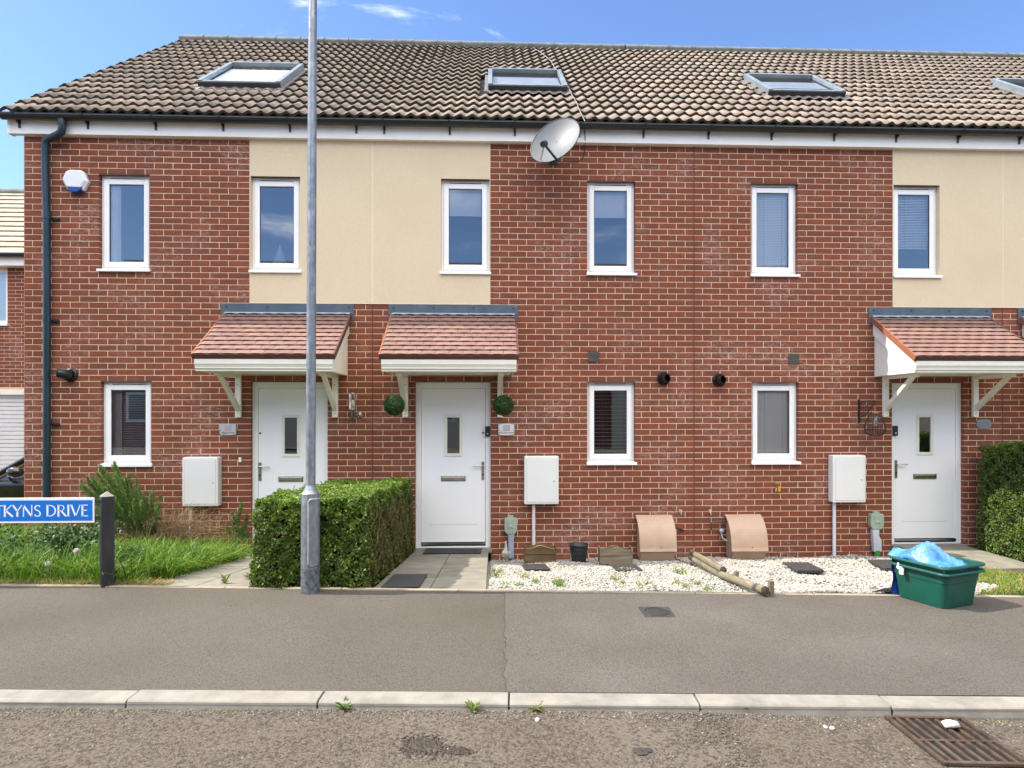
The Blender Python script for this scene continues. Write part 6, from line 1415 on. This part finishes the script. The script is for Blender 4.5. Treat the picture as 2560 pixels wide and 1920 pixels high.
# letters drawn as strokes with flared ends: cap height 1, coordinates in cap heights
def poly(*p): return list(p)
def arcp(cx0, cy0, rx, ry, a0, a1, n=14): return [(cx0+rx*math.cos(R(a0+(a1-a0)*i/n)), cy0+ry*math.sin(R(a0+(a1-a0)*i/n))) for i in range(n+1)]
TKN, THN = .112, .06
GL = {'A': (.78, [([(.02, 0), (.38, 1)], THN), ([(.38, 1), (.76, 0)], TKN), ([(.15, .36), (.62, .36)], THN)]),
 'T': (.66, [([(.33, 0), (.33, .97)], TKN), ([(.0, .95), (.66, .95)], THN)]),
 'K': (.70, [([(.08, 0), (.08, 1)], TKN), ([(.60, 1), (.13, .48)], THN), ([(.16, .52), (.72, 0)], TKN)]),
 'Y': (.70, [([(.0, 1), (.35, .46)], TKN), ([(.70, 1), (.35, .46)], THN), ([(.35, .48), (.35, 0)], TKN)]),
 'N': (.82, [([(.08, 0), (.08, 1)], THN), ([(.06, 1), (.74, 0)], TKN), ([(.74, 0), (.74, 1)], THN)]),
 'S': (.50, [(arcp(.25, .75, .20, .21, 25, 180, 10)+arcp(.25, .75, .20, .21, 180, 250, 5)[1:]+[(.30, .50)]+arcp(.24, .25, .22, .23, 70, -90, 10)[1:]+arcp(.24, .25, .22, .23, -90, -160, 5)[1:], .09)]),
 'D': (.78, [([(.08, 0), (.08, 1)], TKN), ([(.08, .96)]+arcp(.25, .5, .46, .46, 90, -90, 16)+[(.08, .04)], .09)]),
 'R': (.70, [([(.08, 0), (.08, 1)], TKN), ([(.08, .96)]+arcp(.28, .73, .24, .23, 90, -90, 12)+[(.08, .50)], THN+.01), ([(.28, .50), (.70, 0)], TKN)]),
 'I': (.20, [([(.10, 0), (.10, 1)], TKN)]),
 'V': (.72, [([(.0, 1), (.36, 0)], TKN), ([(.36, 0), (.72, 1)], THN)]),
 'E': (.54, [([(.08, 0), (.08, 1)], TKN), ([(.08, .965), (.50, .965)], THN), ([(.08, .52), (.44, .52)], THN), ([(.08, .035), (.53, .035)], THN)])}
ch_ = 28.5/pxs; advx = []; x = 0
word = 'ATKYNS DRIVE'; sp_ = {'A': .04, 'T': .06, 'K': .03, 'Y': .06, 'N': .13, 'S': .10, 'D': .10, 'R': .07, 'I': .13, 'V': .10, 'E': .1}
for c in word:
    if c == ' ': x += .36; continue
    advx.append((c, x)); x += GL[c][0]+sp_[c]
xe = x-.1; XR_ = W(229.5, Ys)
kx = (XR_-W(23, Ys))/(xe-dict((c, v) for c, v in advx[:3])['K']-.08)
zb0_ = HC-(1130+708/4.485-YH)/pxs
for c, x_ in advx:
    q = MB(); ox = XR_-(xe-x_)*kx
    for pts, tk in GL[c][1]:
        n = len(pts); Lp, Rp = [], []
        for i, p in enumerate(pts):
            a, b = pts[max(0, i-1)], pts[min(n-1, i+1)]; dx, dy = b[0]-a[0], b[1]-a[1]; l = math.hypot(dx, dy) or 1; fl = 1.35 if i in (0, n-1) and n == 2 else 1
            if n > 4:
                fl = .75+.55*abs(dy)/l
            nx_, ny_ = -dy/l*tk/2*fl, dx/l*tk/2*fl; Lp.append((p[0]+nx_, p[1]+ny_)); Rp.append((p[0]-nx_, p[1]-ny_))
        f3 = lambda p: (ox+p[0]*kx, yf-.0019, zb0_+p[1]*ch_)
        q.add([f3(p) for p in Lp]+[f3(p) for p in Rp], [(i, i+1, n+i+1, n+i) for i in range(n-1)], 'sign_white')
        if n == 2:                                      # small serifs
            for (px_, py_), s in ((pts[0], 1), (pts[1], 1)):
                if py_ in (0, 1) or True:
                    wv = tk*.5+.045; 
                    if abs(pts[0][0]-pts[1][0]) < .9*abs(pts[0][1]-pts[1][1]) and py_ in (0, 1):
                        q.add([f3((px_-wv, py_-.014)), f3((px_+wv, py_-.014)), f3((px_+wv, py_+.014)), f3((px_-wv, py_+.014))], [(0, 1, 2, 3)], 'sign_white')
    q.build('letter', pl)

# ------------------------------------------------------------------ gully grate
o = thing('drain_grate', 'rusty iron drain grate in the road against the kerb', 'drain grate', (*c2w(1.93, 2.92), .3)); M0 = lambda xc, wd, dz=0: (*c2w(xc, wd), zroad(*c2w(xc, wd))+dz)
xa, xb2, wa, wb = 1.735, 2.105, 2.69, 3.128
def bar(nm, x0, x1, w0, w1, z0, z1, mat, par=o, sk=0.0):
    q = MB(); q.hexa([M0(x0+sk, w0, z0), M0(x1+sk, w0, z0), M0(x1, w1, z0), M0(x0, w1, z0), M0(x0+sk, w0, z1), M0(x1+sk, w0, z1), M0(x1, w1, z1), M0(x0, w1, z1)], mat); return q.build(nm, par, bevel=.003, fix=True)
bar('sump', xa, xb2, wa, wb, .0015, .006, 'void_dark')
for (a, b, c, d) in ((xa, xa+.02, wa, wb), (xb2-.02, xb2, wa, wb), (xa+.02, xb2-.02, wb-.018, wb), (xa+.02, xb2-.02, wa, wa+.02)): bar('frame', a, b, c, d, .004, .020, 'iron_rust')
for i in range(7): xx = xa+.048+i*.0455; bar('bar', xx-.008, xx+.008, wa+.02, wb-.018, .005, .018, 'iron_rust')
bar('cross_bar', xa+.02, xb2-.02, (wa+wb)/2-.02, (wa+wb)/2-.005, .005, .016, 'iron_rust')
X, Y = c2w(1.98, 3.02); ob = pebbles('stone', [(X, Y, zroad(X, Y)+.032)], .045, 'stone_white', [(.6, .58, .54)], .38, .05); tag(ob, 'pale lump of stone lying on the drain grate', 'stone')

# ------------------------------------------------------------------ neighbour house and car beyond the gable
NY = 5.3; nx0, nx1 = -12.1, -4.6; ntop = ZZ(668, 30, NY); nb = thing('detached_house', 'brick house with a white garage door beyond the left gable end', 'house', ((nx0+nx1)/2, NY, -.3))
nholes = [(W(-40, NY)-.6, W(18.5, NY), ZZ(806, 10, NY)-.02, ZZ(673, 10, NY)), (W(-190, NY), W(90, NY), -.5, ZZ(974, 30, NY))]
zoff = ntop-math.floor(ntop/BH)*BH
wl = wall_slab('wall', nb, nx0, nx1, -.45, ntop, nholes, NY+.0045, NY+.25, 'mortar')
brickwork(wl, nx0, nx1, -.45, math.floor(ntop/BH)*BH, nholes, nx1, Yp=NY, near=W(60, NY), limit=300)
wx0, wx1, wz0, wz1 = nholes[0]; q = MB(); a = .06
for (p, r_, s_, t_) in ((wx0, wx0+a, wz0, wz1), (wx1-a, wx1, wz0, wz1), (wx0+a, wx1-a, wz1-a, wz1), (wx0+a, wx1-a, wz0, wz0+a)): q.box(p, r_, NY+.04, NY+.1, s_, t_, 'upvc_white')
wn = q.build('window', nb, bevel=.004); q = MB(); q.box(wx0-.03, wx1+.03, NY-.05, NY+.1, wz0-.05, wz0, 'upvc_white'); q.build('sill', wn)
q = MB(); q.add([(wx0, NY+.08, wz0), (wx1, NY+.08, wz0), (wx1, NY+.08, wz1), (wx0, NY+.08, wz1)], [(0, 1, 2, 3)], 'window_glass'); q.build('pane', wn); q = MB(); q.box(wx0, wx1, NY+.14, NY+.15, wz0, wz1, 'fabric_pale'); q.build('net_curtain', wn)
gx0, gx1, gz0, gz1 = nholes[1]; q = MB(); q.box(gx0-.1, gx1+.1, NY-.03, NY+.02, gz1-.1, gz1+.0, 'grp_cream'); q.build('garage_lintel', nb); gd = MB(); z = -.45
gd.box(gx0, gx1, NY+.09, NY+.10, -.45, gz1-.1, 'garage_white'); gdo = gd.build('garage_door', nb)
while z < gz1-.11: q = MB(); q.box(gx0, gx1, NY+.06, NY+.09, z+.005, min(z+.078, gz1-.1), 'garage_white'); q.build('panel', gdo, bevel=.006); z += .083
q = MB(); zt_ = ntop; q.box(nx0, nx1+.15, NY-.22, NY-.2, zt_-.01, zt_+.16, 'fascia_white'); q.box(nx0, nx1+.15, NY-.2, NY, zt_-.01, zt_+.01, 'fascia_white'); q.build('fascia', nb)
q = MB(); q.tube([(nx0, NY-.28, zt_+.20), (nx1+.15, NY-.28, zt_+.20)], .06, 'black_plastic', 12); q.build('gutter', nb)
# roof: courses of flat tiles from the gutter (y 637) to the ridge (y 487)
r0z = zt_+.22; ridge_w = None
def nrz(s, ang): return (NY-.28+s*math.cos(ang), r0z+s*math.sin(ang))
an = R(36); S_ = 6.0
for k in range(400):
    S_ = 2+k*.01; yy, zz = nrz(S_, an); X = -7.0; xc, wd = w2c(X, yy); v = YH-F*(zz-HC)/wd
    if v < 487: break
rfm = MB(); p0, p1 = nrz(0, an), nrz(S_, an); rfm.add([(nx0, p0[0], p0[1]-.03), (nx1+.2, p0[0], p0[1]-.03), (nx1+.2, p1[0], p1[1]-.03), (nx0, p1[0], p1[1]-.03)], [(0, 1, 2, 3)], 'underlay')
rfm.add([(nx0, p1[0], p1[1]-.03), (nx1+.2, p1[0], p1[1]-.03), (nx1+.2, p1[0]+S_*.8, p0[1]-.03), (nx0, p1[0]+S_*.8, p0[1]-.03)], [(0, 1, 2, 3)], 'underlay'); nr = rfm.build('roof', nb)
nrow = 13; gg = S_/nrow; tms = []
for k in range(8):
    me = bpy.data.meshes.new('roof_tile'); hw = .164; V = [(-hw, 0, .03), (hw, 0, .03), (hw, gg+.03, .002), (-hw, gg+.03, .002), (-hw, 0, .004), (hw, 0, .004)]; me.from_pydata(V, [], [(0, 1, 2, 3), (4, 5, 1, 0), (4, 0, 3)]); me.polygons.foreach_set('use_smooth', [False]*3); me.materials.append(MATS['neighbour_tile']); a = me.attributes.new('tint', 'FLOAT_COLOR', 'FACE'); b = random.uniform(.88, 1.08)
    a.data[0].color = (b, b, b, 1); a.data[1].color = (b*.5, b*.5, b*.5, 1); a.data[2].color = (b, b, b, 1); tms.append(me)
for r_ in range(nrow):
    for i in range(23):
        xx = nx1+.2-.165-.33*i-(.165 if r_ % 2 else 0); yy, zz = nrz(r_*gg, an); t = bpy.data.objects.new('roof_tile', random.choice(tms)); t.rotation_euler = (an, 0, 0); link(t, (xx, yy, zz), nr)
q = MB(); q.tube([(nx0, p1[0], p1[1]-.02), (nx1+.2, p1[0], p1[1]-.02)], .11, 'ridge_tile', 12); q.build('ridge', nr)
# dark car on the drive: nose to the left, seen from its near side
CYc = 1.15; co = W(62, CYc)           # metres: the windscreen pillar foot is left of the gable corner
o = thing('parked_car', 'dark brown car parked on the drive beyond the left gable, with its door mirror showing', 'car', (-5.4, CYc+.9, -.2))
gz_ = -.2; rz = ZZ(1100, 40, CYc+.4); cz = lambda v, u=20: ZZ(v, u, CYc)
Mx = lambda u, y=CYc: W(u, y)
xm = Mx(30)                             # mirror
base_x = xm-1.55                        # nose
side = [(base_x, .35), (base_x+.05, .62), (base_x+.35, .78), (base_x+1.05, .92), (base_x+1.25, .95), (base_x+4.0, 1.0), (base_x+4.25, .85), (base_x+4.3, .4), (base_x+4.1, .22), (base_x+.15, .22)]
q = MB(); q.prism([(x, gz_+z*1.0) for x, z in side], 'y', CYc+.03, CYc+1.75, 'car_dark'); q.build('body', o, fix=True, bevel=.07, seg=4)
zr = rz-gz_; cabin = [(base_x+1.15, .93), (base_x+1.95, zr-.07), (base_x+2.3, zr-.01), (base_x+3.2, zr), (base_x+3.9, zr-.15), (base_x+4.15, .97)]
q = MB(); V = []
for (yy, ins) in ((CYc+.09, 0), (CYc+1.69, 0)):
    for x, z in cabin: V.append((x, yy+(.14*(z-.93)/(zr-.93))*(1 if yy < CYc+1 else -1), gz_+z))
n = 6; q.add(V, [(i, i+1, n+i+1, n+i) for i in (1, 2, 3)], 'car_dark', True); q.add(V, [(0, 1, 2, 3, 4, 5), (11, 10, 9, 8, 7, 6)], 'car_glass_mat'); cabo = q.build('roof_panel', o)
q = MB(); q.add([Vector(V[0])+Vector((-.002, 0, .002)), Vector(V[1])+Vector((-.002, 0, .002)), Vector(V[7])+Vector((-.002, 0, .002)), Vector(V[6])+Vector((-.002, 0, .002))], [(0, 1, 2, 3)], 'windscreen_mat' if 'windscreen_mat' in MATS else 'car_glass_mat'); q.build('windscreen', o)
q = MB(); q.tube([Vector(V[0])+Vector((-.05, -.02, -.01)), Vector(V[1])+Vector((0, -.02, .02)), Vector(V[2])+Vector((0, -.01, .0)), Vector(V[3])+Vector((0, -.01, .0)), Vector(V[4])+Vector((0, -.01, 0)), Vector(V[5])], .035, 'car_dark', 8); q.build('pillar', o)
q = MB(); q.tube([Vector(V[0])+Vector((.06, -.03, .0)), Vector(V[1])+Vector((.05, -.03, -.035)), Vector(V[2])+Vector((0, -.03, -.05)), Vector(V[3])+Vector((0, -.03, -.05))], .008, 'orange_trim' if 'orange_trim' in MATS else 'brass', 6); q.build('window_trim', o)  # chrome trim, its orange reflection put into the metal colour
zmi = cz(1178); q = MB(); mm = Matrix.Translation((Mx(38, CYc-.12), CYc-.12, zmi)) @ Matrix.Diagonal((.115, .07, .075, 1)); q.lathe([(0, -1)]+[(math.sin(t), -math.cos(t)) for t in np.linspace(.3, 2.84, 8)]+[(0, 1)], 'car_dark', 16, mm); q.tube([(Mx(30), CYc-.05, zmi-.05), (Mx(20), CYc+.06, zmi-.12)], .03, 'car_dark', 8); q.build('door_mirror', o)
for wx_ in (base_x+.78, base_x+3.4):
    q = MB(); Mw = Matrix.Translation((wx_, CYc+.1, gz_+.32)) @ Matrix.Rotation(R(90), 4, 'X'); q.lathe([(.0, .06), (.2, .06), (.22, .08), (.31, .08), (.325, .04), (.325, -.12), (0, -.12)], 'car_tyre', 28, Mw); wh = q.build('wheel', o); q = MB(); q.lathe([(0, .085), (.2, .075), (.215, .065)], 'galvanised', 20, Mw); q.build('rim', wh)
q = MB(); q.box(base_x+.0, base_x+.35, CYc+.06, CYc+.3, gz_+.6, gz_+.72, 'tag_white'); q.build('headlight', o, bevel=.03)

# ------------------------------------------------------------------ the houses across the road (behind the camera, mirrored in the windows)
OY = -17.5; oh = thing('terraced_house', 'row of brick and cream houses reflected in the lower windows', 'house', (0, OY, .3)); q = MB(); segs = [(-16, -10.2, 'opposite_brick'), (-10.2, -7.5, 'render_cream'), (-7.5, -3.2, 'opposite_brick'), (-3.2, -.4, 'render_cream'), (-.4, 4.72, 'opposite_brick'), (4.72, 7.9, 'render_cream'), (7.9, 16, 'opposite_brick')]
for a, b, m in segs: q.box(a, b, OY-.3, OY, -.4, 5.1, m)
q.build('wall', oh); q = MB(); q.add([(-16.5, OY+.35, 5.2), (16.5, OY+.35, 5.2), (16.5, OY-4.4, 8.4), (-16.5, OY-4.4, 8.4)], [(0, 1, 2, 3)], 'opposite_roof'); q.build('roof', oh); q = MB(); q.box(-16.5, 16.5, OY+.001, OY+.3, 5.0, 5.25, 'fascia_white'); q.build('fascia', oh)
for xx in (-13.5, -9, -5.5, -2, 1.2, 3.3, 8.7, 14):
    for z0 in (1.2, 3.6):
        q = MB(); q.box(xx-.55, xx+.55, OY+.001, OY+.05, z0, z0+1.15, 'upvc_white'); wnd = q.build('window', oh); q = MB(); q.box(xx-.45, xx+.45, OY+.0505, OY+.056, z0+.1, z0+1.05, 'car_glass_mat'); q.build('pane', wnd)
for xx in (-11.5, -4, 3.1, 6.4): q = MB(); q.box(xx-.45, xx+.45, OY+.001, OY+.06, -.2, 2.1, 'garage_white'); q.build('door', oh)
